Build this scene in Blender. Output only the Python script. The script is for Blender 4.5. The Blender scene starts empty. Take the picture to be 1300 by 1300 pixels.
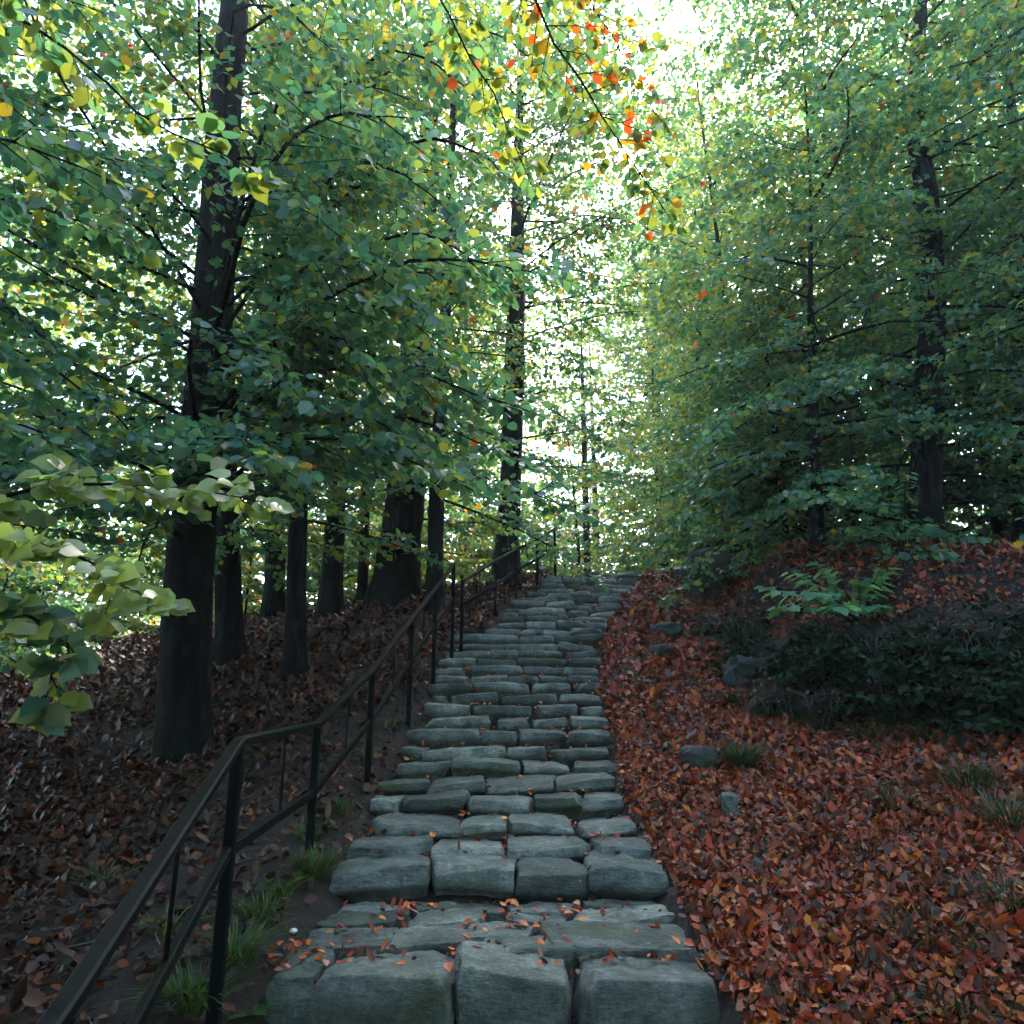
import bpy, math
import numpy as np
from mathutils import Vector, Matrix, noise as mnoise
_fractal = mnoise.fractal

# ------------------------------------------------------------------ camera, sky, sun, exposure
sc = bpy.context.scene
F, PITCH, EYE = 900.0, math.radians(14.5), 1.6
cam = bpy.data.objects.new('camera', bpy.data.cameras.new('camera'))
sc.collection.objects.link(cam)
cam.location = (0, 0, EYE)
cam.rotation_euler = (math.radians(90) + PITCH, 0, 0)
cam.data.sensor_width = 36.0
cam.data.lens = 36.0 * F / 1300.0
cam.data.clip_start = 0.02
cam.data.clip_end = 1000
HAZE = .0011
cam.data.dof.use_dof = True
cam.data.dof.focus_distance = 6.0
cam.data.dof.aperture_fstop = 9.0
sc.camera = cam

SUN_EL, SUN_AZ = math.radians(52), math.radians(22)
world = bpy.data.worlds.new('World'); sc.world = world; world.use_nodes = True
wn, wl = world.node_tree.nodes, world.node_tree.links
wn.clear()
wo = wn.new('ShaderNodeOutputWorld'); bg = wn.new('ShaderNodeBackground'); sky = wn.new('ShaderNodeTexSky')
sky.sky_type = 'NISHITA'; sky.sun_disc = False
sky.sun_elevation = SUN_EL; sky.sun_rotation = SUN_AZ
sky.air_density = 1.0; sky.dust_density = 1.5; sky.ozone_density = 1.0
hs = wn.new('ShaderNodeHueSaturation'); hs.inputs['Saturation'].default_value = 0.95
wl.new(sky.outputs[0], hs.inputs['Color']); wl.new(hs.outputs[0], bg.inputs[0]); wl.new(bg.outputs[0], wo.inputs[0])
bg.inputs[1].default_value = 0.15
sd = Vector((math.sin(SUN_AZ) * math.cos(SUN_EL), math.cos(SUN_AZ) * math.cos(SUN_EL), math.sin(SUN_EL)))
sun = bpy.data.objects.new('sun', bpy.data.lights.new('sun', 'SUN')); sc.collection.objects.link(sun)
sun.location = sd * 60
sun.rotation_euler = sd.to_track_quat('Z', 'Y').to_euler()
sun.data.energy = 1.5; sun.data.angle = math.radians(12); sun.data.color = (1.0, 0.95, 0.86)
sc.view_settings.view_transform = 'Standard'; sc.view_settings.look = 'None'
sc.view_settings.gamma = 1.0; sc.view_settings.use_curve_mapping = False
sc.view_settings.exposure = 3.32
sc.cycles.max_bounces = 8; sc.cycles.diffuse_bounces = 4; sc.cycles.transmission_bounces = 6
sc.cycles.use_denoising = True; sc.cycles.use_adaptive_sampling = True; sc.cycles.adaptive_threshold = .02

# ------------------------------------------------------------------ pixel <-> place
CP, SP = math.cos(PITCH), math.sin(PITCH)
def ray(px, py):
    u = (px - 650) / F; v = (650 - py) / F
    return u, CP - v * SP, SP + v * CP
def at(px, py, Y):
    u, f, z = ray(px, py); k = Y / f
    return np.array((u * k, Y, EYE + z * k))
def proj(P):
    P = np.asarray(P, float); x = P[..., 0]; y = P[..., 1]; z = P[..., 2] - EYE
    d = y * CP + z * SP; v = -y * SP + z * CP
    ds = np.where(np.abs(d) < 1e-4, 1e-4, d)
    return 650 + F * x / ds, 650 - F * v / ds, d

def link(o, parent=None):
    sc.collection.objects.link(o)
    if parent is not None: o.parent = parent
    return o
def tag(o, label=None, cat=None, group=None, kind=None):
    for k, v in (('label', label), ('category', cat), ('group', group), ('kind', kind)):
        if v: o[k] = v
    return o
def empty(name, loc, label, cat, group=None):
    o = bpy.data.objects.new(name, None); o.location = loc; o.empty_display_size = 0.1
    link(o); return tag(o, label, cat, group)
def mesh_np(name, V, T, mat, col=None, smooth=False):
    """triangle or quad mesh from numpy arrays"""
    V = np.asarray(V, np.float32); T = np.asarray(T, np.int32); n, k = T.shape
    me = bpy.data.meshes.new(name)
    me.vertices.add(len(V)); me.vertices.foreach_set('co', V.ravel())
    me.loops.add(n * k); me.loops.foreach_set('vertex_index', T.ravel())
    me.polygons.add(n); me.polygons.foreach_set('loop_start', np.arange(n, dtype=np.int32) * k)
    if smooth: me.polygons.foreach_set('use_smooth', np.ones(n, bool))
    if col is not None:
        a = me.attributes.new('leafcol', 'FLOAT_COLOR', 'FACE')
        c = np.ones((n, 4), np.float32); c[:, :3] = col; a.data.foreach_set('color', c.ravel())
    me.update(calc_edges=True); me.validate()
    me.materials.append(mat)
    return me
def mobj(name, me, parent=None, loc=None):
    o = bpy.data.objects.new(name, me)
    if loc is not None: o.location = loc
    return link(o, parent)

# ------------------------------------------------------------------ materials
def newmat(name):
    m = bpy.data.materials.new(name); m.use_nodes = True
    nt = m.node_tree; nt.nodes.clear()
    out = nt.nodes.new('ShaderNodeOutputMaterial'); b = nt.nodes.new('ShaderNodeBsdfPrincipled')
    nt.links.new(b.outputs[0], out.inputs[0])
    return m, nt, b, out
def node(nt, t, **kw):
    n = nt.nodes.new(t)
    for k, v in kw.items():
        if k in n.inputs: n.inputs[k].default_value = v
        else: setattr(n, k, v)
    return n
def ramp(nt, src, stops):
    r = nt.nodes.new('ShaderNodeValToRGB'); e = r.color_ramp.elements
    while len(e) > 1: e.remove(e[-1])
    for i, (p, c) in enumerate(stops):
        el = e[0] if i == 0 else e.new(p)
        el.position = p; el.color = (*c, 1)
    nt.links.new(src, r.inputs[0]); return r.outputs[0]
def mix(nt, fac, a, b, mode='MIX'):
    m = nt.nodes.new('ShaderNodeMix'); m.data_type = 'RGBA'; m.blend_type = mode
    for i, v in ((0, fac), (6, a), (7, b)):
        if hasattr(v, 'is_linked') or hasattr(v, 'links'): nt.links.new(v, m.inputs[i])
        else: m.inputs[i].default_value = v if i == 0 else (*v, 1)
    return m.outputs[2]
def bump(nt, b, h, s, d):
    n = node(nt, 'ShaderNodeBump', Strength=s, Distance=d); nt.links.new(h, n.inputs['Height']); nt.links.new(n.outputs[0], b.inputs['Normal'])
def objco(nt, gen=False):
    return nt.nodes.new('ShaderNodeTexCoord').outputs['Object']
def noise(nt, co, scale, detail=5, rough=.6):
    n = node(nt, 'ShaderNodeTexNoise', Scale=scale, Detail=detail, Roughness=rough); nt.links.new(co, n.inputs['Vector']); return n.outputs['Fac']

def leaf_material(name, trans, rough, spec, tcol):
    m, nt, b, out = newmat(name)
    a = node(nt, 'ShaderNodeAttribute'); a.attribute_name = 'leafcol'
    nt.links.new(a.outputs['Color'], b.inputs['Base Color'])
    b.inputs['Roughness'].default_value = rough
    b.inputs['Specular IOR Level'].default_value = spec
    if trans > 0:
        t = nt.nodes.new('ShaderNodeBsdfTranslucent')
        tc = mix(nt, 1.0, a.outputs['Color'], tcol, 'MULTIPLY')
        nt.links.new(tc, t.inputs['Color'])
        s = nt.nodes.new('ShaderNodeMixShader'); s.inputs[0].default_value = trans
        nt.links.new(b.outputs[0], s.inputs[1]); nt.links.new(t.outputs[0], s.inputs[2]); nt.links.new(s.outputs[0], out.inputs[0])
    return m
M_LEAF = leaf_material('green_leaf', .48, .36, .6, (2.7, 2.4, 1.0))
M_LITTER = leaf_material('dry_leaf', .12, .5, .45, (1.5, 1.1, .7))
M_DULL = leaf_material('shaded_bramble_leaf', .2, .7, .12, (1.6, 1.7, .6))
M_GRASS = leaf_material('grass_blade', .3, .45, .4, (1.6, 1.7, .6))

M_BARK, nt, b, _ = newmat('bark')
co = objco(nt); mp = node(nt, 'ShaderNodeMapping'); mp.inputs['Scale'].default_value = (1, 1, .35); nt.links.new(co, mp.inputs[0])
n1 = noise(nt, mp.outputs[0], 9, 8, .65); n2 = noise(nt, co, 2.2, 4)
c1 = ramp(nt, n1, [(.35, (.001, .0014, .0014)), (.52, (.004, .0056, .0056)), (.68, (.02, .027, .025))])
c2 = mix(nt, ramp(nt, n2, [(.5, (0, 0, 0)), (.7, (.5, .5, .5))]), c1, (.004, .0095, .007))
nt.links.new(c2, b.inputs['Base Color']); b.inputs['Roughness'].default_value = .9; b.inputs['Specular IOR Level'].default_value = .2
bump(nt, b, n1, 1.0, .05)

M_STONE, nt, b, _ = newmat('granite')
co = objco(nt); oi = nt.nodes.new('ShaderNodeObjectInfo'); geo = nt.nodes.new('ShaderNodeNewGeometry')
va = nt.nodes.new('ShaderNodeVectorMath'); va.operation = 'ADD'
cb = nt.nodes.new('ShaderNodeCombineXYZ'); mm = node(nt, 'ShaderNodeMath', operation='MULTIPLY'); mm.inputs[1].default_value = 37
nt.links.new(oi.outputs['Random'], mm.inputs[0]); nt.links.new(mm.outputs[0], cb.inputs[0]); nt.links.new(mm.outputs[0], cb.inputs[2])
nt.links.new(co, va.inputs[0]); nt.links.new(cb.outputs[0], va.inputs[1]); cv = va.outputs[0]
st = node(nt, 'ShaderNodeMapping'); st.inputs['Scale'].default_value = (1, 2.2, 3.5); nt.links.new(cv, st.inputs[0])
nA = noise(nt, cv, 5, 7, .65); nB = noise(nt, st.outputs[0], 16, 8, .7); nC = noise(nt, cv, 2.0, 3); nD = noise(nt, cv, 48, 6, .75)
base = ramp(nt, nA, [(.28, (.05, .068, .064)), (.5, (.135, .17, .162)), (.72, (.28, .325, .305))])
base = mix(nt, .55, base, ramp(nt, nB, [(.3, (.2, .2, .2)), (.52, (.95, .95, .95)), (.75, (1.5, 1.5, 1.45))]), 'MULTIPLY')
base = mix(nt, .5, base, ramp(nt, nD, [(.35, (.25, .25, .25)), (.62, (1.25, 1.25, 1.25))]), 'MULTIPLY')
val = ramp(nt, oi.outputs['Random'], [(0, (.5, .58, .54)), (.5, (.98, 1.02, 1.0)), (.85, (1.4, 1.42, 1.36)), (1, (1.9, 1.84, 1.7))])
base = mix(nt, 1.0, base, val, 'MULTIPLY')
mossf = ramp(nt, nC, [(.56, (0, 0, 0)), (.70, (.75, .75, .75))])
base = mix(nt, mossf, base, (.045, .075, .03))
lich = ramp(nt, noise(nt, cv, 11, 3), [(.68, (0, 0, 0)), (.73, (.55, .55, .55))])
base = mix(nt, lich, base, (.42, .45, .42))
nt.links.new(base, b.inputs['Base Color']); b.inputs['Roughness'].default_value = .62; b.inputs['Specular IOR Level'].default_value = .4
hh = mix(nt, .45, nB, nD); bump(nt, b, hh, 1.0, .05)

M_ROCK, nt, b, _ = newmat('mossy_rock')
co = objco(nt); nA = noise(nt, co, 4, 8, .7); nB = noise(nt, co, 1.7, 4)
base = ramp(nt, nA, [(.3, (.012, .015, .014)), (.7, (.06, .075, .075))])
base = mix(nt, ramp(nt, nB, [(.45, (0, 0, 0)), (.62, (.85, .85, .85))]), base, (.012, .024, .011))
nt.links.new(base, b.inputs['Base Color']); b.inputs['Roughness'].default_value = .8; bump(nt, b, nA, .9, .05)

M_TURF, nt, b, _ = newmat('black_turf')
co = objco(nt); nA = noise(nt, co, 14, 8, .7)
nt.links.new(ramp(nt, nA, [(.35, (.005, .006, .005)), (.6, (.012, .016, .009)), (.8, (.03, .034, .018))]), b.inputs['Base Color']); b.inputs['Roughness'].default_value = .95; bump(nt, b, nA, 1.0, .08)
M_IRON, nt, b, _ = newmat('black_iron')
co = objco(nt); nA = noise(nt, co, 30, 5)
nt.links.new(ramp(nt, nA, [(.4, (.0008, .0011, .0012)), (.75, (.0022, .0028, .003))]), b.inputs['Base Color'])
nt.links.new(ramp(nt, nA, [(.3, (.42, .42, .42)), (.7, (.62, .62, .62))]), b.inputs['Roughness']); b.inputs['IOR'].default_value = 1.2; b.inputs['Specular Tint'].default_value = (.55, .85, 1, 1); bump(nt, b, nA, .15, .004)

M_SOIL, nt, b, _ = newmat('forest_soil')
co = objco(nt); nA = noise(nt, co, 9, 8, .7); nB = noise(nt, co, .9, 4)
vo = node(nt, 'ShaderNodeTexVoronoi', Scale=26.0); nt.links.new(co, vo.inputs['Vector'])
sx = nt.nodes.new('ShaderNodeSeparateColor'); nt.links.new(vo.outputs['Color'], sx.inputs[0])
lc = ramp(nt, sx.outputs[0], [(0, (.005, .005, .0045)), (.4, (.014, .009, .006)), (.7, (.03, .012, .007)), (1, (.035, .02, .014))])
base = mix(nt, ramp(nt, nA, [(.42, (.15, .15, .15)), (.6, (.8, .8, .8))]), (.005, .0062, .0062), lc)
nt.links.new(base, b.inputs['Base Color']); b.inputs['Roughness'].default_value = .9; bump(nt, b, nA, 1.0, .06)

M_GRAVEL, nt, b, _ = newmat('pale_gravel')
co = objco(nt); nA = noise(nt, co, 30, 6)
nt.links.new(ramp(nt, nA, [(.3, (.22, .19, .17)), (.7, (.42, .37, .34))]), b.inputs['Base Color']); b.inputs['Roughness'].default_value = .95
M_CAP, nt, b, _ = newmat('mushroom_white'); b.inputs['Base Color'].default_value = (.62, .6, .56, 1)
M_WOOD, nt, b, _ = newmat('dead_wood')
co = objco(nt); nA = noise(nt, co, 25, 6)
nt.links.new(ramp(nt, nA, [(.3, (.03, .033, .03)), (.7, (.12, .125, .115))]), b.inputs['Base Color']); b.inputs['Roughness'].default_value = .9

# ------------------------------------------------------------------ staircase layout (front top edge of each row, stones in the row)
ROWS = [
 (1240, [(322, 400), (402, 568), (572, 728), (745, 906)]),
 (1103, [(420, 538), (541, 654), (657, 747), (750, 846)]),
 (1074, [(440, 546), (550, 640), (644, 753), (757, 829)]),
 (1047, [(470, 580), (583, 641), (644, 731), (738, 813)]),
 (1015, [(465, 505), (510, 590), (593, 675), (677, 742), (746, 793)]),
 (991, [(480, 544), (546, 613), (618, 708), (711, 783)]),
 (969, [(507, 570), (573, 659), (662, 725), (729, 784)]),
 (950, [(510, 536), (539, 641), (644, 692), (699, 777)]),
 (929, [(515, 608), (613, 656), (660, 716), (723, 776)]),
 (912, [(533, 621), (632, 670), (677, 720), (728, 768)]),
 (896, [(540, 595), (598, 676), (683, 736), (741, 766)]),
 (880, [(544, 567), (570, 632), (635, 708), (713, 763)]),
 (868, [(546, 600), (603, 672), (676, 727), (731, 763)])]
for y, l, r in [(857, 546, 760), (846, 548, 760), (836, 553, 764), (826, 566, 763), (816, 564, 758), (806, 577, 771),
                (797, 616, 769), (789, 632, 770), (782, 634, 773), (776, 638, 782), (770, 641, 786), (763, 647, 788),
                (757, 658, 793), (751, 668, 797), (746, 682, 801), (741, 688, 806), (736, 690, 810), (731, 693, 813), (727, 701, 816)]:
    ROWS.append((y, (l, r)))
RY = np.interp([-r[0] for r in ROWS], [-c for c in (1250, 1110, 1000, 885, 810, 766, 725)], [3.35, 4.5, 6.0, 8.2, 10.2, 11.8, 14.2])
RZ, RL, RR = [], [], []
for (y, st_), Y in zip(ROWS, RY):
    RZ.append(at(650, y, Y)[2])
    l, r = (st_[0][0], st_[-1][1]) if isinstance(st_, list) else st_
    RL.append(at(l, y, Y)[0]); RR.append(at(r, y, Y)[0])
RZ, RL, RR = map(np.array, (RZ, RL, RR))
# smoothed edges of the stair corridor
SY = np.concatenate([[-40, -3, 0, 3.0], RY, [15, 18, 30, 90]])
SZ = np.concatenate([[-2.6, -.45, 0, EYE - 1.35], RZ, [RZ[-1] + .02, RZ[-1] - .15, RZ[-1] - 1.2, RZ[-1] - 2]])
CL = np.concatenate([[-1.2] * 4, RL, [RL[-1] + .1] * 4]); CR = np.concatenate([[1.0] * 4, RR, [RR[-1] + .1] * 4])
def sstep(t): t = np.clip(t, 0, 1); return t * t * (3 - 2 * t)
def wob(x, y, s=1.0, k=0):
    return (np.sin(x * 1.7 * s + 1.3 + k) * np.cos(y * 1.31 * s - .7 + k) + .6 * np.sin(x * 3.1 * s - y * 2.3 * s + k * 2) + .35 * np.sin(x * 6.3 * s + y * 5.1 * s + k)) / 1.95
def bank(x, y):
    xt = np.interp(y, [0, 7, 8, 9.5, 13, 18], [3.2, 2.9, 2.7, 2.75, 3.1, 3.4]) + .25 * wob(x * 0, y, 1.6)
    yt = np.interp(x, [2.5, 4, 6, 10], [7.2, 6.9, 6.7, 5.8]) + .2 * wob(x, y * 0, 1.4, 2)
    a = (x - xt) / 1.9; c = (y - yt) / 1.7
    d = -np.log(np.exp(-4 * a) + np.exp(-4 * c)) / 4
    return sstep(d)
def ground(x, y):
    x = np.asarray(x, float); y = np.asarray(y, float)
    s = np.interp(y, SY, SZ); cl = np.interp(y, SY, CL); cr = np.interp(y, SY, CR)
    z = s + .05 * wob(x, y, .9)
    left = np.clip(cl - .25 - x, 0, None)
    z = z - np.where(left < 9, .16 * left, 1.44 + .05 * (left - 9)) * np.clip((y - 1) / 5, .25, 1)
    right = np.clip(x - cr - .1, 0, None)
    z = z + .10 * np.clip(right, 0, 4) * np.clip(1 - (y - 7) / 4, 0, 1)
    H = np.interp(y, [6, 9, 11, 13.5, 18, 30], [1.15, 1.35, 1.2, .45, .5, 1.0])
    z = z + H * bank(x, y)
    z = z + 5.0 * sstep((y - 18) / 24) * sstep((-1 - x) / 9) + 3.0 * sstep((y - 19) / 22) * sstep((x - 4) / 8)
    # the corridor is dug out under the stones
    inside = sstep(np.minimum(x - cl + .12, cr + .12 - x) / .22) * sstep((y - 3.0) / .3) * sstep((15.2 - y) / .6)
    return z - .2 * inside
def hit(px, py, y0=2.0, y1=60.0):
    Y = np.arange(y0, y1, .02); u, f, z = ray(px, py); k = Y / f
    below = EYE + z * k <= ground(u * k, Y)
    i = int(np.argmax(below)) if below.any() else len(Y) - 1
    return np.array((u * k[i], Y[i], float(ground(u * k[i], Y[i]))))

# ------------------------------------------------------------------ ground sheet
xs = np.concatenate([np.linspace(-90, -12, 14)[:-1], np.arange(-12, 12, .16), np.linspace(12, 90, 14)])
ys = np.concatenate([np.linspace(-40, 0, 10)[:-1], np.arange(0, 18, .16), np.linspace(18, 120, 22)])
GX, GY = np.meshgrid(xs, ys); GZ = ground(GX, GY)
V = np.stack([GX, GY, GZ], -1).reshape(-1, 3); nx, ny = len(xs), len(ys)
I = np.arange(nx * ny).reshape(ny, nx)
Q = np.stack([I[:-1, :-1], I[:-1, 1:], I[1:, 1:], I[1:, :-1]], -1).reshape(-1, 4)
tag(mobj('ground', mesh_np('ground', V, Q, M_SOIL, smooth=True)), 'leaf-strewn forest ground sloping up beside the stone stairs', kind='structure')

# gravel path crossing the hollow on the left
pc = [hit(-160, 905), hit(-60, 868), hit(30, 838), hit(110, 812), hit(170, 800)]
pc = np.array(pc); t = np.linspace(0, len(pc) - 1, 40)
pc = np.stack([np.interp(t, np.arange(len(pc)), pc[:, i]) for i in range(3)], -1)
tn = np.gradient(pc[:, :2], axis=0); tn /= np.linalg.norm(tn, axis=1)[:, None]; nn = np.stack([-tn[:, 1], tn[:, 0]], -1)
PV = []
for w in np.linspace(-1.1, 1.1, 9):
    q = pc[:, :2] + nn * w; PV.append(np.column_stack([q, ground(q[:, 0], q[:, 1]) + .035 - .03 * abs(w / 1.1) ** 3]))
PV = np.array(PV); I = np.arange(9 * 40).reshape(9, 40)
Q = np.stack([I[:-1, :-1], I[:-1, 1:], I[1:, 1:], I[1:, :-1]], -1).reshape(-1, 4)
tag(mobj('path', mesh_np('path', PV.reshape(-1, 3), Q, M_GRAVEL, smooth=True)), 'pale gravel path in the hollow below the trees', kind='structure')

# ------------------------------------------------------------------ stones
_cube = {}
def cube_grid(n):
    if n in _cube: return _cube[n]
    g = np.linspace(-1, 1, n + 1); P = {}; V = []; Q = []
    def vid(p):
        k = tuple(np.round(p, 5))
        if k not in P: P[k] = len(V); V.append(k)
        return P[k]
    for ax in range(3):
        for s in (-1, 1):
            a, c = (ax + 1) % 3, (ax + 2) % 3
            for i in range(n):
                for j in range(n):
                    q = []
                    for di, dj in ((0, 0), (1, 0), (1, 1), (0, 1)):
                        p = [0, 0, 0]; p[ax] = s; p[a] = g[i + di]; p[c] = g[j + dj]; q.append(vid(p))
                    Q.append(q if s > 0 else q[::-1])
    _cube[n] = (np.array(V), np.array(Q)); return _cube[n]
rs = np.random.default_rng(7)
def stone_mesh(name, half, mat, n=7, rad=.05, amp=.02, seed=0, plan=0.0, flat=1.0, under=0.0, cuts=0, rough=0.0, rfreq=7.0):
    r = np.random.default_rng(seed); C, Q = cube_grid(n); h = np.array(half)
    # denser sampling towards the edges so the rounding is smooth
    Cs = np.sign(C) * (1 - (1 - np.abs(C)) ** 1.35)
    if plan > 0:      # squash plan corners
        m = np.maximum(np.abs(Cs[:, 0]), np.abs(Cs[:, 1])); l = np.hypot(Cs[:, 0], Cs[:, 1]) + 1e-9
        k = 1 + plan * (m / l - 1); Cs = Cs * np.stack([k, k, np.ones_like(k)], -1)
    P = Cs * h; R = min(rad, h.min() * .95); core = np.clip(P, -(h - R), h - R); d = P - core
    ln = np.linalg.norm(d, axis=1)[:, None]; mx = np.abs(d).max(1)[:, None]
    P = core + np.where(ln > 1e-9, d / np.maximum(ln, 1e-9) * np.maximum(mx, 0), 0)
    N = P / h; N = N / np.linalg.norm(N, axis=1)[:, None]
    for b0, k_ in (((0, 0, 1), .87), ((0, -1, .12), .9), ((0, -1, -.1), .93), ((1, 0, .1), .95), ((-1, 0, .1), .95)) if cuts else ():
        nv = np.array(b0, float) + r.normal(0, .045, 3); nv /= np.linalg.norm(nv); sup = (P @ nv).max(); P = P - np.maximum(0, P @ nv - sup * k_)[:, None] * nv * .85
    for _ in range(cuts):
        nv = r.normal(size=3) * (1, 1.1, .9); nv[2] = abs(nv[2]); nv /= np.linalg.norm(nv); sup = (P @ nv).max()
        P = P - np.maximum(0, P @ nv - sup * r.uniform(.84, .97))[:, None] * nv
    if rough > 0:
        o_ = Vector(r.uniform(-50, 50, 3)); fr = np.array([_fractal(Vector(p) * rfreq + o_, 1.0, 2.1, 4) for p in P]); P = P + N * (rough * fr)[:, None]
    D = np.zeros(len(P))
    for o in range(7):
        w = r.normal(size=3) * (3.2 * 1.65 ** o); D += np.sin(P @ w + r.uniform(0, 6.28)) * (.62 ** o)
    P = P + N * (amp * D)[:, None] * np.array([1, 1, .35 * flat])
    q = np.clip(P[:, 2] / h[2], -1, 1); f_ = r.uniform(.05, .16); P[:, 1] += np.where(P[:, 1] < 0, 1, 0) * f_ * h[1] * (q - .5) * np.where(q < .4, -.6, .5)
    if under > 0: P[:, 1] += np.where(P[:, 1] < 0, .075, 0) * sstep((h[2] - under - P[:, 2]) / .05)
    # uneven plan: taper and skew; chipped lower front
    tx, ty, sk, tl = r.uniform(-.12, .12), r.uniform(-.22, .22), r.uniform(-.14, .14), r.uniform(-.07, .07)
    P[:, 0] *= 1 + tx * P[:, 1] / h[1]; P[:, 1] *= 1 + ty * P[:, 0] / h[0]
    P[:, 1] += sk * P[:, 0] * .6; P[:, 2] += tl * P[:, 0]
    return mesh_np(name, P, Q, mat, smooth=True)
stairs = empty('stone_staircase', (float((RL[0] + RR[0]) / 2), float(RY[0]), float(RZ[0] - .2)),
               'rough grey fieldstone staircase climbing the wooded slope, bending right at the top', 'staircase')
bpy.context.view_layer.update()
O = np.array(stairs.location)
STEP_TOPS = []
def put_stone(x0, x1, y0, y1, top, hgt, n, rad, amp, seed, plan=0., rz=0., name='stone', under=0.):
    half = ((x1 - x0) / 2 + .008, (y1 - y0) / 2, hgt / 2)
    o = mobj(name, stone_mesh('stone', half, M_STONE, n, rad, amp, seed, plan, under=under, cuts=6 if name == 'stone' else 2, rough=.015, rfreq=10.0), stairs)
    o.location = np.array(((x0 + x1) / 2, (y0 + y1) / 2, top - hgt / 2)) - O
    o.rotation_euler = (rs.normal() * .012, rs.normal() * .015, rz)
    STEP_TOPS.append((x0, x1, y0, y1, top))
sd_ = 100
for i, ((py, stn), Y) in enumerate(zip(ROWS, RY)):
    rise = RZ[i] - (RZ[i - 1] if i > 1 else RZ[i] - .17)
    if i == 0: depth, hgt = .36, .42
    else:
        depth = (RY[i + 1] - Y if i + 1 < len(RY) else .5) + .07; hgt = max(rise, .08) + .14
    if i == 1: depth += .05; hgt = .34
    if isinstance(stn, list):
        cells = [(at(a, py, Y)[0], at(b_, py, Y)[0]) for a, b_ in stn]
    else:
        l, r = RL[i], RR[i]; w = r - l; k = int(rs.choice([3, 4, 4, 5])) if i < 24 else int(rs.choice([4, 5, 5]))
        cut = np.cumsum(rs.uniform(.7, 1.4, k)); cut = np.concatenate([[0], cut / cut[-1]]) * w + l
        cells = [(cut[j] + .008, cut[j + 1] - .008) for j in range(k)]
    for j, (a, b_) in enumerate(cells):
        sd_ += 1; n = 22 if i < 2 else (16 if i < 6 else (11 if i < 12 else 8))
        yo = rs.uniform(-.035, .03); zo = rs.uniform(-.018, .016)
        big = .05 if i < 2 else .042
        if i > 18: big = .055; zo *= 1.6; yo *= 1.5
        put_stone(a, b_, Y + yo - .02, Y + yo + depth, RZ[i] + zo, hgt, n, rs.uniform(.45, 1.15) * big, rs.uniform(.010, .021) + (.004 if i > 18 else 0), sd_, rs.uniform(.02, .16), rs.normal() * .02, under=0 if i == 0 else max(rise, .08) * rs.uniform(.62, .85))
# flagstones of the landing
for x0, x1, y0, y1 in [(378, 500, 1176, 1204), (452, 592, 1174, 1201), (364, 440, 1206, 1222), (380, 538, 1210, 1236), (520, 612, 1154, 1172), (594, 676, 1170, 1189), (690, 872, 1169, 1206),
                       (618, 735, 1189, 1214), (573, 722, 1207, 1239), (742, 884, 1208, 1236), (402, 512, 1156, 1174), (640, 722, 1156, 1169), (730, 850, 1150, 1168), (330, 378, 1215, 1236), (428, 520, 1145, 1158), (526, 640, 1145, 1156), (645, 735, 1145, 1157), (742, 846, 1142, 1153)]:
    zt = EYE - 1.158 + rs.uniform(-.012, .006)
    P = []
    for px, py in ((x0, y0), (x1, y0), (x0, y1), (x1, y1)):
        u, f, z = ray(px, py); k = (zt - EYE) / z; P.append((u * k, f * k))
    P = np.array(P); sd_ += 1
    ya, yb = P[2:, 1].mean(), P[:2, 1].mean(); xa, xb = (P[0, 0] + P[2, 0]) / 2, (P[1, 0] + P[3, 0]) / 2
    if ya < RY[0] + .36: ya = max(ya, RY[0] + .30)
    put_stone(xa, xb, ya, min(yb, RY[1] + .05), zt, .15, 18, .03, .010, sd_, .38, rs.normal() * .05, 'flagstone')

# ------------------------------------------------------------------ handrail
def sweep(pts, w, h, up=(0, 0, 1), rnd=.35):
    pts = np.asarray(pts, float); n = len(pts)
    tg = np.gradient(pts, axis=0) if n > 2 else np.repeat((pts[1] - pts[0])[None], 2, 0)
    tg /= np.linalg.norm(tg, axis=1)[:, None]
    side = np.cross(tg, np.array(up, float)); side /= np.linalg.norm(side, axis=1)[:, None]; upv = np.cross(side, tg)
    c = rnd * min(w, h) / 2; a, b_ = w / 2, h / 2
    prof = [(a, -b_ + c), (a, b_ - c), (a - c, b_), (-a + c, b_), (-a, b_ - c), (-a, -b_ + c), (-a + c, -b_), (a - c, -b_)]
    V = []; Fc = []
    for i in range(n):
        for u, v in prof: V.append(pts[i] + side[i] * u + upv[i] * v)
    for i in range(n - 1):
        for j in range(8):
            k = (j + 1) % 8; Fc.append((i * 8 + j, i * 8 + k, (i + 1) * 8 + k, (i + 1) * 8 + j))
    me = bpy.data.meshes.new('bar')
    me.from_pydata([tuple(v) for v in V], [], Fc + [tuple(range(7, -1, -1)), tuple(range((n - 1) * 8, n * 8))])
    me.materials.append(M_IRON); me.update(); return me
def bend(pts, r=.06):
    out = [np.array(pts[0])]
    for a, b_, c in zip(pts[:-2], pts[1:-1], pts[2:]):
        a, b_, c = map(np.array, (a, b_, c)); d1 = (a - b_) / np.linalg.norm(a - b_); d2 = (c - b_) / np.linalg.norm(c - b_)
        for t in np.linspace(0, 1, 5):
            out.append((b_ + d1 * r) * (1 - t) ** 2 + 2 * b_ * t * (1 - t) + (b_ + d2 * r) * t * t)
    out.append(np.array(pts[-1])); return out
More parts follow.
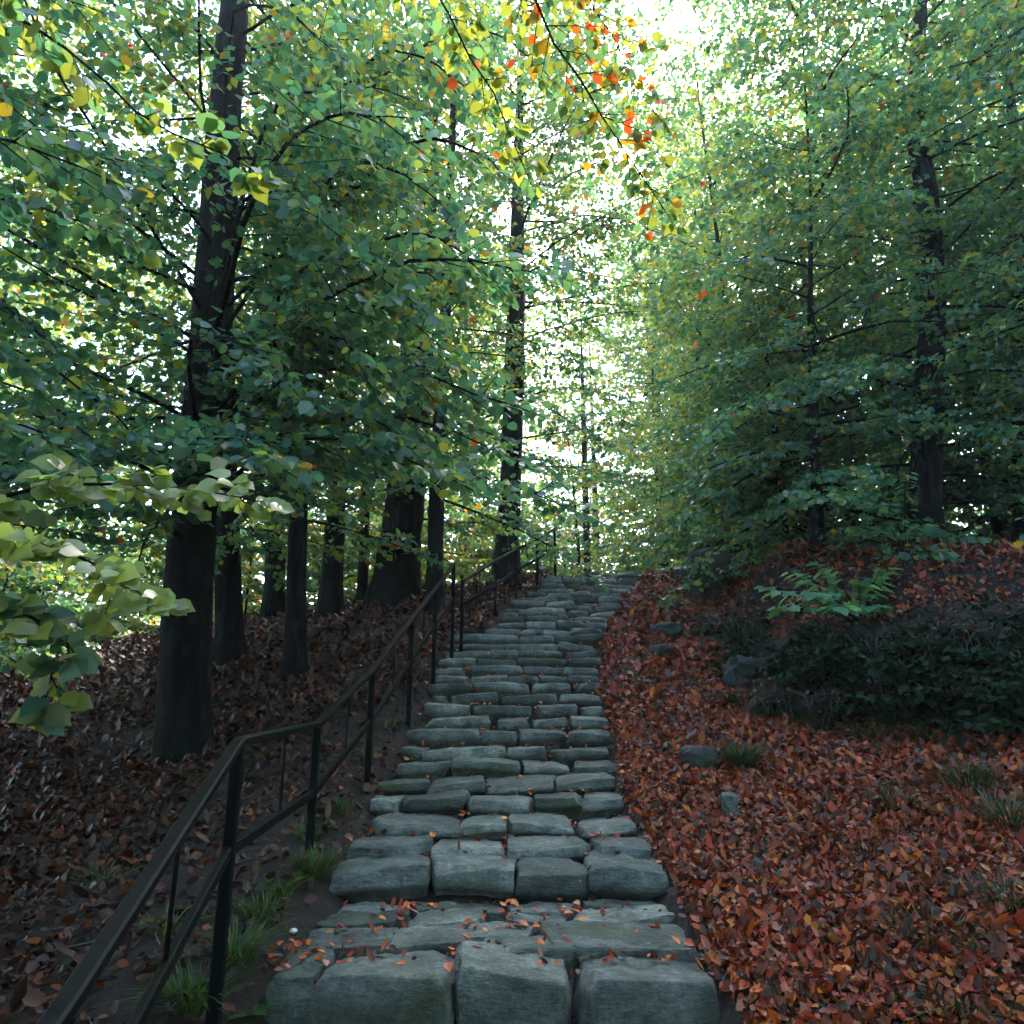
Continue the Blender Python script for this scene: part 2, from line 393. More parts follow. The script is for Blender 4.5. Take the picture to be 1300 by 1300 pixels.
def railing(posts, label, ext=None, ext_low=None, rods=True):
    """posts: (top pixel, base pixel row, distance)"""
    tops = [at(px, py, Y) for (px, py), b_, Y in posts]
    root = empty('handrail', tops[0] - (0, 0, 1.0), label, 'handrail'); o0 = np.array(root.location)
    lows = []
    for tp, ((px, py), b_, Y) in zip(tops, posts):
        base = at(px, b_, Y)[2]
        mobj('post', sweep([(*tp[:2], base - .35), (*tp[:2], tp[2] - .012)] - o0, .05, .042, up=(0, 1, 0)), root)
        lows.append(np.array((tp[0], tp[1], base + (tp[2] - base) * .55)))
    tl = ([ext] if ext is not None else []) + tops; ll = ([ext_low] if ext_low is not None else []) + lows
    mobj('top_rail', sweep(bend(np.array(tl) - o0), .05, .04), root)
    mobj('lower_rail', sweep(bend(np.array(ll) - o0, .03), .03, .05), root)
    if rods:
        for a, b_, c, d in zip(tl[:-1], tl[1:], ll[:-1], ll[1:]):
            m, q = (a + b_) / 2, (c + d) / 2; q = np.array((m[0], m[1], q[2]))
            mobj('rod', sweep([q - o0, m - o0], .016, .016, up=(0, 1, 0), rnd=.8), root)
    return root
P0 = at(78, 1285, 1.72)
railing([((78, 1285), 1900, 1.72), ((303, 942), 1262, 3.15), ((403, 920), 1120, 4.7), ((473, 851), 1000, 6.1), ((523, 786), 908, 7.6), ((553, 748), 848, 8.7), ((576, 716), 813, 9.8)],
        'black iron handrail with slender posts beside the lower flight of stone stairs', ext=P0 + np.array((.05, -.75, -.26)), ext_low=P0 + np.array((.05, -.75, -.26 - .45)))
railing([((587, 738), 806, 10.0), ((629, 712), 781, 11.2), ((655, 698), 757, 12.3), ((682, 684), 741, 13.2), ((704, 671), 728, 14.2)],
        'black iron handrail beside the upper flight of stairs, ending at the hilltop', rods=True)

# ------------------------------------------------------------------ tubes for wood
def tube(pts, rad, k=6):
    pts = np.asarray(pts, float); rad = np.asarray(rad, float); n = len(pts)
    tg = np.gradient(pts, axis=0); tg /= np.linalg.norm(tg, axis=1)[:, None] + 1e-9
    ref = np.where(np.abs(tg[:, 2:3]) > .9, np.array([[1., 0, 0]]), np.array([[0, 0, 1.]]))
    s = np.cross(tg, ref); s /= np.linalg.norm(s, axis=1)[:, None] + 1e-9; u = np.cross(s, tg)
    a = np.linspace(0, 2 * np.pi, k, endpoint=False)
    R = rad if rad.ndim == 2 else np.repeat(rad[:, None], k, 1)
    V = pts[:, None, :] + (s[:, None, :] * np.cos(a)[None, :, None] + u[:, None, :] * np.sin(a)[None, :, None]) * R[:, :, None]
    i = np.arange(n - 1)[:, None] * k; j = np.arange(k)[None]; j2 = (j + 1) % k
    Q = np.stack([i + j, i + j2, i + k + j2, i + k + j], -1).reshape(-1, 4)
    return V.reshape(-1, 3), Q
class Wood:
    def __init__(s): s.V = []; s.Q = []; s.n = 0
    def add(s, V, Q): s.V.append(V); s.Q.append(Q + s.n); s.n += len(V)
    def twigs(s, O_, D_, L_, r0):
        if len(O_) == 0: return
        sd = np.cross(D_, [0, 0, 1.]); sd /= np.linalg.norm(sd, axis=1)[:, None] + 1e-9; up = np.cross(sd, D_)
        vs = []
        for t, k in ((0, 1.0), (1, .35)):
            c = O_ + D_ * (L_ * t)[:, None]; c[:, 2] -= DROOP * (L_ * t) ** 2
            for a in (0, 2.094, 4.189): vs.append(c + (sd * math.cos(a) + up * math.sin(a)) * (r0 * k)[:, None])
        V = np.stack(vs, 1).reshape(-1, 3); b_ = (np.arange(len(O_)) * 6)[:, None, None]
        Q = (b_ + np.array([[0, 1, 4, 3], [1, 2, 5, 4], [2, 0, 3, 5]])[None]).reshape(-1, 4)
        s.add(V, Q)
    def mesh(s, name, mat=None): return mesh_np(name, np.concatenate(s.V), np.concatenate(s.Q), mat or M_BARK, smooth=True)
DROOP = .22

# ------------------------------------------------------------------ leaves
T7 = (np.array([(0, 0), (.22, .27), (.6, .33), (1, 0), (.6, -.33), (.22, -.27), (.45, 0)]), np.array([(6, 0, 5), (6, 5, 4), (6, 4, 3), (6, 3, 2), (6, 2, 1), (6, 1, 0)]))
T6 = (np.array([(0, 0), (.25, .31), (.68, .28), (1, 0), (.68, -.28), (.25, -.31)]), np.array([(0, 5, 4), (0, 4, 3), (0, 3, 2), (0, 2, 1)]))
T4 = (np.array([(0, 0), (.45, .38), (1, 0), (.45, -.38)]), np.array([(0, 3, 2), (0, 2, 1)]))
MAPLE = (np.array([(0, 0), (.1, -.12), (-.05, -.42), (.25, -.34), (.42, -.56), (.52, -.3), (.68, -.3), (1, 0), (.68, .3), (.52, .3), (.42, .56), (.25, .34), (-.05, .42), (.1, .12), (.4, 0)]),
         np.array([(14, i, i + 1) for i in range(13)] + [(14, 13, 0)]))
def _fine():
    us = [.1, .24, .4, .56, .72, .86]; hw = [.2, .31, .35, .31, .22, .1]; uv = [(0, 0)]; T = []
    for i, (u, w) in enumerate(zip(us, hw)): uv += [(u - .03, w * (1.06 if i % 2 else .97)), (u, 0), (u - .03, -w * (.97 if i % 2 else 1.06))]
    uv.append((1, 0)); n = len(uv) - 1
    T += [(0, 2, 1), (0, 3, 2)]
    for i in range(5):
        a = 1 + 3 * i; b_ = a + 3; T += [(a, a + 1, b_ + 1), (a, b_ + 1, b_), (a + 1, a + 2, b_ + 2), (a + 1, b_ + 2, b_ + 1)]
    T += [(n - 3, n - 2, n), (n - 2, n - 1, n)]
    return np.array(uv), np.array(T)
TF = _fine()
def leaf_geo(tpl, P, A, N, S, C, fold=.25, curl=None, aspect=None):
    uv, T = tpl; n = len(P); k = len(uv)
    A = A / (np.linalg.norm(A, axis=1)[:, None] + 1e-9); N = N - A * (N * A).sum(1)[:, None]; N /= np.linalg.norm(N, axis=1)[:, None] + 1e-9
    B = np.cross(N, A); u, v = uv[:, 0], uv[:, 1]
    if curl is None: curl = np.full(n, -.15)
    if aspect is None: aspect = np.ones(n)
    w = fold * np.abs(v)[None] * np.ones((n, 1)) + curl[:, None] * (u ** 2)[None] + (curl * .8)[:, None] * (v ** 2)[None] * 2
    V = P[:, None] + S[:, None, None] * (A[:, None] * u[None, :, None] + B[:, None] * (v[None] * aspect[:, None])[..., None] + N[:, None] * w[..., None])
    TT = (np.arange(n)[:, None, None] * k + T[None]).reshape(-1, 3)
    return V.reshape(-1, 3), TT, np.repeat(C, len(T), 0)
NTRI = [0]
def leaf_mesh(name, P, A, N, S, C, mat, rng):
    d = np.linalg.norm(P - np.array([0, 0, EYE]), axis=1)
    qx, qy, qd = proj(P); d = np.where((qd > .3) & (np.abs(qx - 650) < 760) & (qy > -110), d, 99)
    Vs, Ts, Cs, off = [], [], [], 0
    for tpl, m in ((T7, d < 5.0), (T6, (d >= 5.0) & (d < 9.5)), (T4, d >= 9.5)):
        if not m.any(): continue
        V, T, C2 = leaf_geo(tpl, P[m], A[m], N[m], S[m], C[m], curl=rng.normal(-.12, .14, m.sum()), fold=.22, aspect=rng.uniform(1.1, 1.45, m.sum()))
        Vs.append(V); Ts.append(T + off); Cs.append(C2); off += len(V)
    T = np.concatenate(Ts); NTRI[0] += len(T)
    return mesh_np(name, np.concatenate(Vs), T, mat, np.concatenate(Cs))
def palette(rng, n, kind):
    t = rng.random(n); q = rng.random(n)[:, None]
    deep, mid, lime, gold, red = map(np.array, ((.034, .112, .1), (.072, .158, .098), (.185, .225, .052), (.32, .2, .02), (.4, .06, .015)))
    w = {'pale': (0, 0, 1, 1), 'shade': (0, 0, 1, 1), 'green': (.45, .9, .985, .998), 'lime': (.15, .5, .95, .99), 'deep': (.75, .97, .995, 1), 'autumn': (.12, .36, .72, .88), 'fresh': (.2, .7, .99, 1)}[kind]
    if kind == 'shade': return np.array((.011, .028, .014)) * (.4 + 1.2 * q)  # shade of the bank hollow put into the bramble leaf colour
    if kind == 'pale': return np.array((.15, .23, .095)) * (.55 + .8 * q) + np.array((.03, .02, -.01)) * rng.random((n, 1))  # lit linden sprays: the sky light on them is put into the colour
    c = np.where((t < w[0])[:, None], deep * (.8 + .5 * q), np.where((t < w[1])[:, None], mid * (.7 + .7 * q), np.where((t < w[2])[:, None], lime * (.65 + .6 * q), np.where((t < w[3])[:, None], gold * (.6 + .7 * q), red * (.7 + .6 * q)))))
    return c
def limb_path(p0, az, pitch, L, droop, rng, n=8):
    pts = [np.array(p0, float)]; d = np.array((math.cos(az) * math.cos(pitch), math.sin(az) * math.cos(pitch), math.sin(pitch)))
    for i in range(n):
        d = d + rng.normal(0, .10, 3) * (1, 1, .7); d[2] -= droop / n; d /= np.linalg.norm(d)
        pts.append(pts[-1] + d * L / n)
    return np.array(pts)
def sprays(path, rng, lt, gap, start=.18):
    """side twigs in a loose plane along a limb -> segments (origin, direction, length)"""
    seg = np.linalg.norm(np.diff(path, axis=0), axis=1); cum = np.concatenate([[0], np.cumsum(seg)]); L = cum[-1]
    n = max(3, int(L * (1 - start) / gap)); s = L * start + (np.arange(n) + rng.random(n) * .7) / n * L * (1 - start); s = np.clip(s, 0, L * .999)
    O_ = np.stack([np.interp(s, cum, path[:, i]) for i in range(3)], -1)
    i = np.clip(np.searchsorted(cum, s) - 1, 0, len(seg) - 1); D = np.diff(path, axis=0)[i] / seg[i][:, None]
    def turn(D, ang, dz):
        c, s_ = np.cos(ang), np.sin(ang); h = np.stack([D[:, 0] * c - D[:, 1] * s_, D[:, 0] * s_ + D[:, 1] * c, D[:, 2] * .35 + dz], -1)
        return h / (np.linalg.norm(h, axis=1)[:, None] + 1e-9)
    side = np.where(np.arange(n) % 2 == 0, 1, -1)
    TD = turn(D, side * rng.uniform(.6, 1.25, n), rng.normal(-.03, .2, n)); TL = lt * (1.1 - .65 * s / L) * rng.uniform(.55, 1.25, n)
    # end shoot
    O1 = np.concatenate([O_, path[-1:]]); D1 = np.concatenate([TD, D[-1:]]); L1 = np.concatenate([TL, [lt * .4]])
    # sub twigs
    k = 4; idx = np.repeat(np.arange(len(L1)), k); f = np.tile((np.arange(k) + .6) / (k + .4), len(L1)) + rng.uniform(-.06, .06, len(idx))
    O2 = O1[idx] + D1[idx] * (L1[idx] * f)[:, None]; O2[:, 2] -= DROOP * (L1[idx] * f) ** 2
    sd2 = np.where(np.arange(len(idx)) % 2 == 0, 1, -1)
    D2 = turn(D1[idx], sd2 * rng.uniform(.55, 1.1, len(idx)), rng.normal(-.06, .2, len(idx))); L2 = L1[idx] * rng.uniform(.3, .55, len(idx)) * (1.15 - .5 * f)
    return (O1, D1, L1), (O2, D2, L2)
def leaves_on(segs, rng, sp, size, flat=0.):
    O_, D, L = segs; n = np.maximum(2, (L / sp).astype(int)); idx = np.repeat(np.arange(len(L)), n)
    k = np.arange(len(idx)) - np.repeat(np.cumsum(n) - n, n)
    s = (k + rng.uniform(.2, .9, len(idx))) / n[idx] * L[idx]
    P = O_[idx] + D[idx] * s[:, None]; P[:, 2] -= DROOP * s ** 2
    ang = np.where(k % 2 == 0, 1, -1) * rng.uniform(.35, 1.2, len(idx)); c, s_ = np.cos(ang), np.sin(ang); d = D[idx]
    A = np.stack([d[:, 0] * c - d[:, 1] * s_, d[:, 0] * s_ + d[:, 1] * c, d[:, 2] * .5 - rng.uniform(-.1, .95, len(idx)) * (1 - .6 * flat)], -1)
    N = rng.normal(0, .55 * (1 - .55 * flat), (len(idx), 3)) + np.array((.15 * flat, -1.15 * flat, 1 - .35 * flat))
    return P, A, N, size * rng.uniform(.62, 1.2, len(idx))
def trunk_mesh(pts, rad, rng, k=14, flare=1.5, n=28):
    pts = np.array(pts, float); t0 = np.arange(len(pts)); t = np.linspace(0, len(pts) - 1, n)
    # smooth interpolation
    def sm(v):
        y = np.interp(t, t0, v)
        for _ in range(2): y[1:-1] = (y[:-2] + 2 * y[1:-1] + y[2:]) / 4
        return y
    P = np.stack([sm(pts[:, i]) for i in range(3)], -1); R = np.interp(t, t0, rad)
    hgt = P[:, 2] - P[0, 2]; a = np.linspace(0, 2 * np.pi, k, endpoint=False); ph = rng.uniform(0, 6.28, 3)
    lob = 1 + .05 * np.sin(3 * a + ph[0]) + .04 * np.sin(5 * a + ph[1])
    fl = np.exp(-np.clip(hgt - .25, 0, None) / .22)[:, None] * (flare - 1) * (.75 + .5 * np.maximum(0, np.sin(4 * a + ph[2])))[None]
    RR_ = R[:, None] * lob[None] * (1 + fl) * (1 + .03 * rng.normal(size=(n, 1)))
    return tube(P, RR_, k), P, R
ALL_TREES = []
def tree(name, label, way, rad, limbs, explicit=(), leaf=.108, sp=.05, gap=.16, lt=.9, pal='green', seed=1, group=None, cat='tree', thin=1.0, parts=0, ncore=0, trunk_k=14, flare=1.28, mat=None, offk=.3, front=0, clear=0, over=0, wedge=0):
    rng = np.random.default_rng(seed)
    (TV, TQ), TP, TR = trunk_mesh(way, rad, rng, trunk_k, flare)
    base = np.array(way[0]); base[2] += .25
    root = empty(name, base, label, cat, group)
    mobj('trunk', mesh_np('trunk', TV - base, TQ, M_BARK, smooth=True), root)
    W = Wood(); Ps, As, Ns, Ss, Cs = [], [], [], [], []
    paths = []
    if limbs:
        z0, z1, n, Lr, azc, azw, pit, dr = limbs
        for i in range(n):
            f = (i + rng.random()) / n; z = z0 + (z1 - z0) * f
            p0 = np.array([np.interp(z, TP[:, 2], TP[:, j]) for j in range(3)]); r0 = np.interp(z, TP[:, 2], TR)
            az = azc + (rng.random() - .5) * azw if azw < 6.2 else i * 2.4 + rng.normal() * .3
            if clear:       # a gap in the crown on the side of the stairs' foot
                q_ = math.atan2(-p0[1], -p0[0]); df = (az - q_ + math.pi) % (2 * math.pi) - math.pi
                if abs(df) < clear: az = q_ + math.copysign(clear + rng.random() * .6, df)
            L = (Lr[0] + (Lr[1] - Lr[0]) * rng.random()) * (1 - .35 * f ** 2)
            paths.append((limb_path(p0, az, pit[0] + (pit[1] - pit[0]) * f + rng.normal() * .2, L, dr, rng), min(r0 * .35, .008 + L * .0062), pal, leaf, sp, lt))
    for i in range(over):
        z = 9.5 + 10 * (i + rng.random()) / over; p0 = np.array([np.interp(z, TP[:, 2], TP[:, j]) for j in range(3)])
        paths.append((limb_path(p0, rng.normal(-.25, .5), rng.normal(.1, .2), rng.uniform(2.6, 4.6), .4, rng), .035, pal, leaf, sp, lt))
    for i in range(front):
        z0, z1 = limbs[0], limbs[1] * .8; z = z0 + (z1 - z0) * (i + rng.random()) / front
        p0 = np.array([np.interp(z, TP[:, 2], TP[:, j]) for j in range(3)])
        paths.append((limb_path(p0, -1.57 + rng.normal() * .75, rng.normal(.1, .15), rng.uniform(2.2, 3.8), .4, rng), .035, pal, leaf, sp, lt))
    for e in explicit:
        pp = np.array(e['pts'], float); pp[0] = [np.interp(pp[0][2], TP[:, 2], TP[:, j]) for j in range(3)]; t = np.linspace(0, len(pp) - 1, 12)
        pth = np.stack([np.interp(t, np.arange(len(pp)), pp[:, j]) for j in range(3)], -1); pth[1:-1] = (pth[:-2] + 2 * pth[1:-1] + pth[2:]) / 4
        pth[1:-1] += rng.normal(0, .012, (10, 3))
        paths.append((pth, e.get('r', .015), e.get('pal', pal), e.get('leaf', leaf), e.get('sp', sp), e.get('lt', lt), e.get('start', .18), e.get('gap', gap), e.get('flat', 0.)))
    for pt in paths:
        path, r0, pl, lf, spp, ltt = pt[:6]; st_ = pt[6] if len(pt) > 6 else .18; gp = pt[7] if len(pt) > 7 else gap
        dist = np.linalg.norm(path.mean(0) - (0, 0, EYE))
        V, Q = tube(path if dist < 12 else path[::2], np.linspace(r0, max(.003, r0 * .18), len(path))[:: 1 if dist < 12 else 2], 6 if dist < 9 else 4); W.add(V, Q)
        s1, s2 = sprays(path, rng, ltt, gp, st_)
        if dist < 11: W.twigs(s1[0].copy(), s1[1], s1[2], np.full(len(s1[2]), max(.0035, r0 * .22)))
        if dist < 6: W.twigs(s2[0].copy(), s2[1], s2[2], np.full(len(s2[2]), .0022))
        for sg in (s1, s2):
            P, A, N, S = leaves_on(sg, rng, spp, lf, pt[8] if len(pt) > 8 else 0.)
            Ps.append(P); As.append(A); Ns.append(N); Ss.append(S); Cs.append(palette(rng, len(P), pl))
    mobj('branches', W.mesh('branches'), root)['kind'] = 'stuff'
    o = root.children
    for ch in o:
        if ch.name.startswith('branches'): ch.location = -base
    P, A, N, S, C = map(np.concatenate, (Ps, As, Ns, Ss, Cs))
    if wedge:       # bare inner boughs on the stair side of the trunk
        tx = np.stack([np.interp(P[:, 2], TP[:, 2], TP[:, j]) for j in (0, 1)], -1); v = P[:, :2] - tx; q_ = np.arctan2(-tx[:, 1], -tx[:, 0])
        df = np.abs((np.arctan2(v[:, 1], v[:, 0]) - q_ + np.pi) % (2 * np.pi) - np.pi); lat = np.linalg.norm(v, axis=1) * np.sin(np.minimum(df, 1.57))
        m = ~((lat < wedge) & (P[:, 2] > 4.2) & (rng.random(len(P)) < .82)); P, A, N, S, C = P[m], A[m], N[m], S[m], C[m]
    up = rng.random(len(P)) < np.where(P[:, 0] > 1.5, .36, .62) * sstep((P[:, 2] - 4.6) / 5.5)  # higher leaves recoloured yellow-green, backlight put into the colour
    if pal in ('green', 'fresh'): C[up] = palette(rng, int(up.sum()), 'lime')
    px, py, d = proj(P); inside = (d > .3) & (np.abs(px - 650) < 820) & (py > -180) & (py < 1400)
    keep = np.where(inside, np.clip((15 / np.maximum(d, .1)) ** 1.1, .2, 1), offk) * thin
    m = rng.random(len(P)) < keep; S = S * np.minimum(1.9, keep ** -.5)
    P, A, N, S, C, inside, d = P[m], A[m], N[m], S[m], C[m], inside[m], d[m]
    # nothing pokes into the lens
    m = np.linalg.norm(P - (0, 0, EYE), axis=1) > .9; P, A, N, S, C, inside, d = P[m], A[m], N[m], S[m], C[m], inside[m], d[m]
    if parts:       # the largest leaves in view become parts of their own
        sc_ = np.where(inside, S / np.maximum(d, .2), 0); px, py, _ = proj(P); sc_ = np.where((px > 0) & (px < 1300) & (py > 0) & (py < 1300), sc_, 0)
        top = np.argsort(-sc_)[:parts]; top = top[sc_[top] > 0]
        pool = []
        for j in range(24):
            c = C[top[rng.integers(len(top))]]
            V, T, C2 = leaf_geo(TF, np.zeros((1, 3)), np.array([[1., 0, 0]]), np.array([[0, 0, 1.]]), np.ones(1), c[None], curl=np.array([rng.normal(-.14, .12)]), aspect=np.array([rng.uniform(.95, 1.25)]), fold=.16)
            pool.append((c, mesh_np('leaf', V, T, M_LEAF, C2, smooth=True)))
        pc_ = np.array([c for c, _ in pool])
        for j in top:
            kk = np.argsort(((pc_ - C[j]) ** 2).sum(1))[:3]; me = pool[int(rng.choice(kk))][1]
            a = Vector(A[j]).normalized(); nv = Vector(N[j]); nv = (nv - a * nv.dot(a)).normalized(); bv = nv.cross(a)
            lo = mobj('leaf', me, root)
            mt = Matrix((a, bv, nv)).transposed().to_4x4(); s = float(S[j])
            lo.matrix_local = Matrix.Translation(Vector(P[j] - base)) @ mt @ Matrix.Scale(s, 4)
        m = np.ones(len(P), bool); m[top] = False; P, A, N, S, C = P[m], A[m], N[m], S[m], C[m]
    cr = mobj('crown', leaf_mesh('crown', P - 0, A, N, S, C, mat or M_LEAF, rng), root); cr.location = -base; cr['kind'] = 'stuff'
    ALL_TREES.append((label, len(P))); return root

def grow(base_px, ups, w_px, top_z, drop=.25):
    """trunk way-points through pixels, standing on the ground where the base pixel meets it"""
    Yt = np.arange(2.0, 15.5, .02); u, f, zr = ray(*base_px); gap_ = EYE + zr * Yt / f - ground(u * Yt / f, Yt)
    i = int(np.argmax(gap_ <= 0)) if (gap_ <= 0).any() else int(np.argmin(gap_)) # the base stands on the visible crest
    Y = Yt[i]; g = np.array((u * Y / f, Y, float(ground(u * Y / f, Y)))); way = [g - (0, 0, drop)]; rad = []
    k = (Y * CP + (g[2] - EYE) * SP) / F
    rad.append(w_px[0] * k / 2)
    for (px, py), w in zip(ups, w_px[1:]):
        p = at(px, py, Y); way.append(p); rad.append(w * (Y * CP + (p[2] - EYE) * SP) / F / 2)
    d = (way[-1] - way[-2]); d /= np.linalg.norm(d)
    if way[-1][2] < top_z:
        d = d * .5 + np.array((0, 0, .5)); d /= d[2]
        L = top_z - way[-1][2]; way += [way[-1] + d * L * .5, way[-1] + d * L]; rad += [rad[-1] * .6, .03]
    return way, rad

UPZ = 1.6
# left of the stairs ------------------------------------------------
w, r = grow((236, 958), [(238, 760), (250, 620), (266, 470), (275, 330), (285, 150), (298, 10)], [64, 58, 54, 50, 46, 40, 34], 16)
tree('beech_tree', 'stout dark trunked beech with low spreading boughs, beside the lower handrail', w, r,
     (3.7, 15, 54, (2.6, 4.6), 0, 7, (.08, .5), .4), clear=.42, wedge=.3, leaf=.108, sp=.062, lt=1.0, pal='green', seed=11,
     explicit=[dict(pts=[(-3.0, 7, 3.6), (-2.2, 6.2, 3.9), (-1.3, 5.6, 3.7), (-.5, 5.3, 3.25)], r=.03),
               dict(pts=[(-3.0, 7, 3.4), (-2.6, 6.0, 3.7), (-2.1, 5.0, 3.5), (-1.6, 4.3, 3.1)], r=.03),
               dict(pts=[(-3.0, 7, 3.9), (-2.0, 6.6, 4.3), (-.9, 6.4, 4.2), (-.1, 6.3, 3.8)], r=.03),
               dict(pts=[(-3.0, 7, 3.2), (-3.6, 6.0, 3.5), (-3.9, 5.2, 3.3), (-4.0, 4.4, 2.9)], r=.03),
               dict(pts=[(-3.0, 7, 4.6), (-1.9, 6.0, 5.2), (-.8, 5.4, 5.3), (.2, 5.2, 5.0)], r=.035),
               dict(pts=[(-3.0, 7, 5.6), (-2.4, 5.6, 6.2), (-1.6, 4.8, 6.2), (-.9, 4.4, 5.8)], r=.035)]
              + [dict(pts=[(-3.0, 7, z0), at(px - 130, py - 60, 6.4), at(px - 50, py - 45, Y + .2), at(px, py, Y)], r=.028, lt=1.0 if px > 340 else .65) for z0, px, py, Y in
                 [(4.2, 480, 470, 5.4), (4.0, 520, 570, 5.4), (4.4, 560, 440, 6.0), (4.8, 520, 380, 5.2), (5.2, 620, 350, 6.0), (5.0, 430, 300, 5.0), (5.6, 560, 260, 5.4), (6.0, 650, 230, 6.2), (6.3, 480, 170, 5.2), (6.8, 600, 120, 5.8), (7.2, 690, 90, 6.4), (7.4, 420, 60, 5.4),
                  (3.9, 350, 600, 5.2), (3.8, 120, 560, 5.4), (4.3, 360, 480, 4.9), (4.6, 70, 440, 5.6), (5.6, 50, 300, 5.4), (6.4, 60, 150, 5.6), (4.4, 545, 500, 5.8)]])
w, r = grow((296, 835), [(290, 740), (287, 620), (285, 480), (283, 330)], [36, 33, 30, 26, 22], 18)
tree('beech_tree', 'smooth grey-green trunk standing behind the stout beech, second from the handrail foot', w, r, (4.0, 17, 46, (1.8, 3.6), 0, 7, (.1, .6), .5), sp=.06, gap=.2, pal='lime', seed=12)
w, r = grow((376, 858), [(376, 760), (379, 650), (386, 500), (395, 350), (410, 160)], [29, 25, 22, 21, 18, 14], 18)
tree('beech_tree', 'slim dark trunk rising from the leaf litter just left of the handrail', w, r, (3.8, 17, 46, (1.8, 3.4), 0, 7, (.1, .6), .5), sp=.06, gap=.2, pal='green', seed=13)
w, r = grow((418, 781), [(422, 720), (427, 640), (434, 500), (440, 350)], [34, 26, 23, 20, 17], 18)
tree('beech_tree', 'dark trunk with flared foot standing left of the broad old trunk', w, r, (4.4, 17, 42, (1.8, 3.4), 0, 7, (.1, .6), .5), sp=.06, gap=.2, pal='lime', seed=14)
w, r = grow((500, 760), [(506, 700), (516, 620), (524, 520), (532, 400), (540, 260)], [62, 54, 48, 44, 38, 30], 20)
tree('old_tree', 'broad old trunk, black and slightly leaning, on the leafy rise behind the railing', w, r, (5.0, 19, 60, (2.4, 4.4), 0, 7, (.1, .6), .5), sp=.065, gap=.2, pal='green', seed=15, trunk_k=18)
w, r = grow((551, 776), [(552, 700), (554, 620), (560, 500), (566, 380)], [24, 21, 20, 18, 15], 18)
tree('beech_tree', 'straight grey trunk between the broad old trunk and the railing corner', w, r, (4.7, 17, 36, (1.6, 3.2), 0, 7, (.1, .6), .5), sp=.065, gap=.2, pal='green', seed=16)
w, r = grow((641, 738), [(645, 680), (649, 600), (653, 470), (656, 370), (658, 200), (662, 60)], [40, 29, 27, 25, 21, 13, 8], 22)
tree('beech_tree', 'tall straight trunk beside the upper railing near the top of the stairs', w, r, (5.6, 19, 60, (1.8, 3.4), 0, 7, (.1, .6), .5), sp=.06, gap=.19, pal='green', clear=.5, over=26, seed=17,
     explicit=[dict(pts=[at(648, 655, 13.6), at(610, 665, 13.2), at(570, 662, 12.8)], r=.03, lt=.3), dict(pts=[at(650, 505, 13.6), at(615, 530, 13.2), at(590, 548, 12.9)], r=.04, lt=.6)])
w, r = grow((350, 766), [(350, 700), (351, 620), (354, 480)], [27, 24, 22, 18], 17)
tree('woodland_tree', 'dim trunk in the hollow between the slim trunk and its grey-green neighbour', w, r, (4.3, 16, 34, (1.8, 3.4), 0, 7, (.1, .6), .5), sp=.07, gap=.22, pal='lime', seed=18)
w, r = grow((459, 761), [(462, 700), (464, 620), (468, 480)], [14, 12, 11, 9], 17)
tree('woodland_tree', 'pole-thin trunk immediately left of the broad old trunk', w, r, (4.5, 16, 28, (1.6, 3.0), 0, 7, (.1, .6), .5), sp=.07, gap=.22, pal='lime', seed=19)
# right of the stairs -----------------------------------------------
w, r = grow((1170, 690), [(1174, 620), (1180, 500), (1186, 350), (1178, 240), (1160, 170), (1163, 90), (1170, 0)], [46, 38, 33, 28, 24, 22, 19, 16], 18)
tree('maple_tree', 'tall dark trunk with a kink high up, growing on top of the right bank', w, r, (3.6, 17, 84, (2.6, 4.6), 0, 7, (-.05, .55), .5), leaf=.105, sp=.058, gap=.17, pal='green', clear=.75, wedge=.3, seed=21,
     explicit=[dict(pts=[at(1160, 175, 11), at(1110, 160, 10.6), at(1060, 195, 10.4), at(1000, 190, 10.2), at(935, 160, 10.0)], r=.045, lt=.5)])
w, r = grow((1037, 694), [(1036, 620), (1033, 520), (1028, 400), (1030, 250)], [17, 14, 12, 8, 4], 18)
tree('maple_tree', 'slender black trunk on the bank top between its foliage and the taller kinked trunk', w, r, (3.5, 17.5, 80, (1.8, 3.4), 0, 7, (-.05, .5), .5), leaf=.105, sp=.058, gap=.17, pal='green', front=10, seed=22)
w, r = grow((941, 702), [(941, 660), (939, 600), (930, 480), (915, 330), (890, 150)], [24, 19, 12, 7, 5, 3], 17)
tree('maple_tree', 'short dark stem among grey-green foliage where the right bank meets the stair head', w, r, (2.9, 16.5, 80, (1.2, 2.3), 0, 7, (-.1, .5), .5), leaf=.105, sp=.058, gap=.18, pal='fresh', front=8, seed=23)
w, r = grow((1298, 686), [(1296, 600), (1294, 480), (1290, 330), (1286, 150)], [26, 22, 20, 16, 12], 17)
tree('maple_tree', 'dark trunk at the far right of the bank, wrapped in deep green leaves', w, r, (3.2, 16, 84, (2.0, 3.8), 0, 7, (-.05, .5), .5), leaf=.105, sp=.058, gap=.17, pal='deep', clear=.5, seed=24)
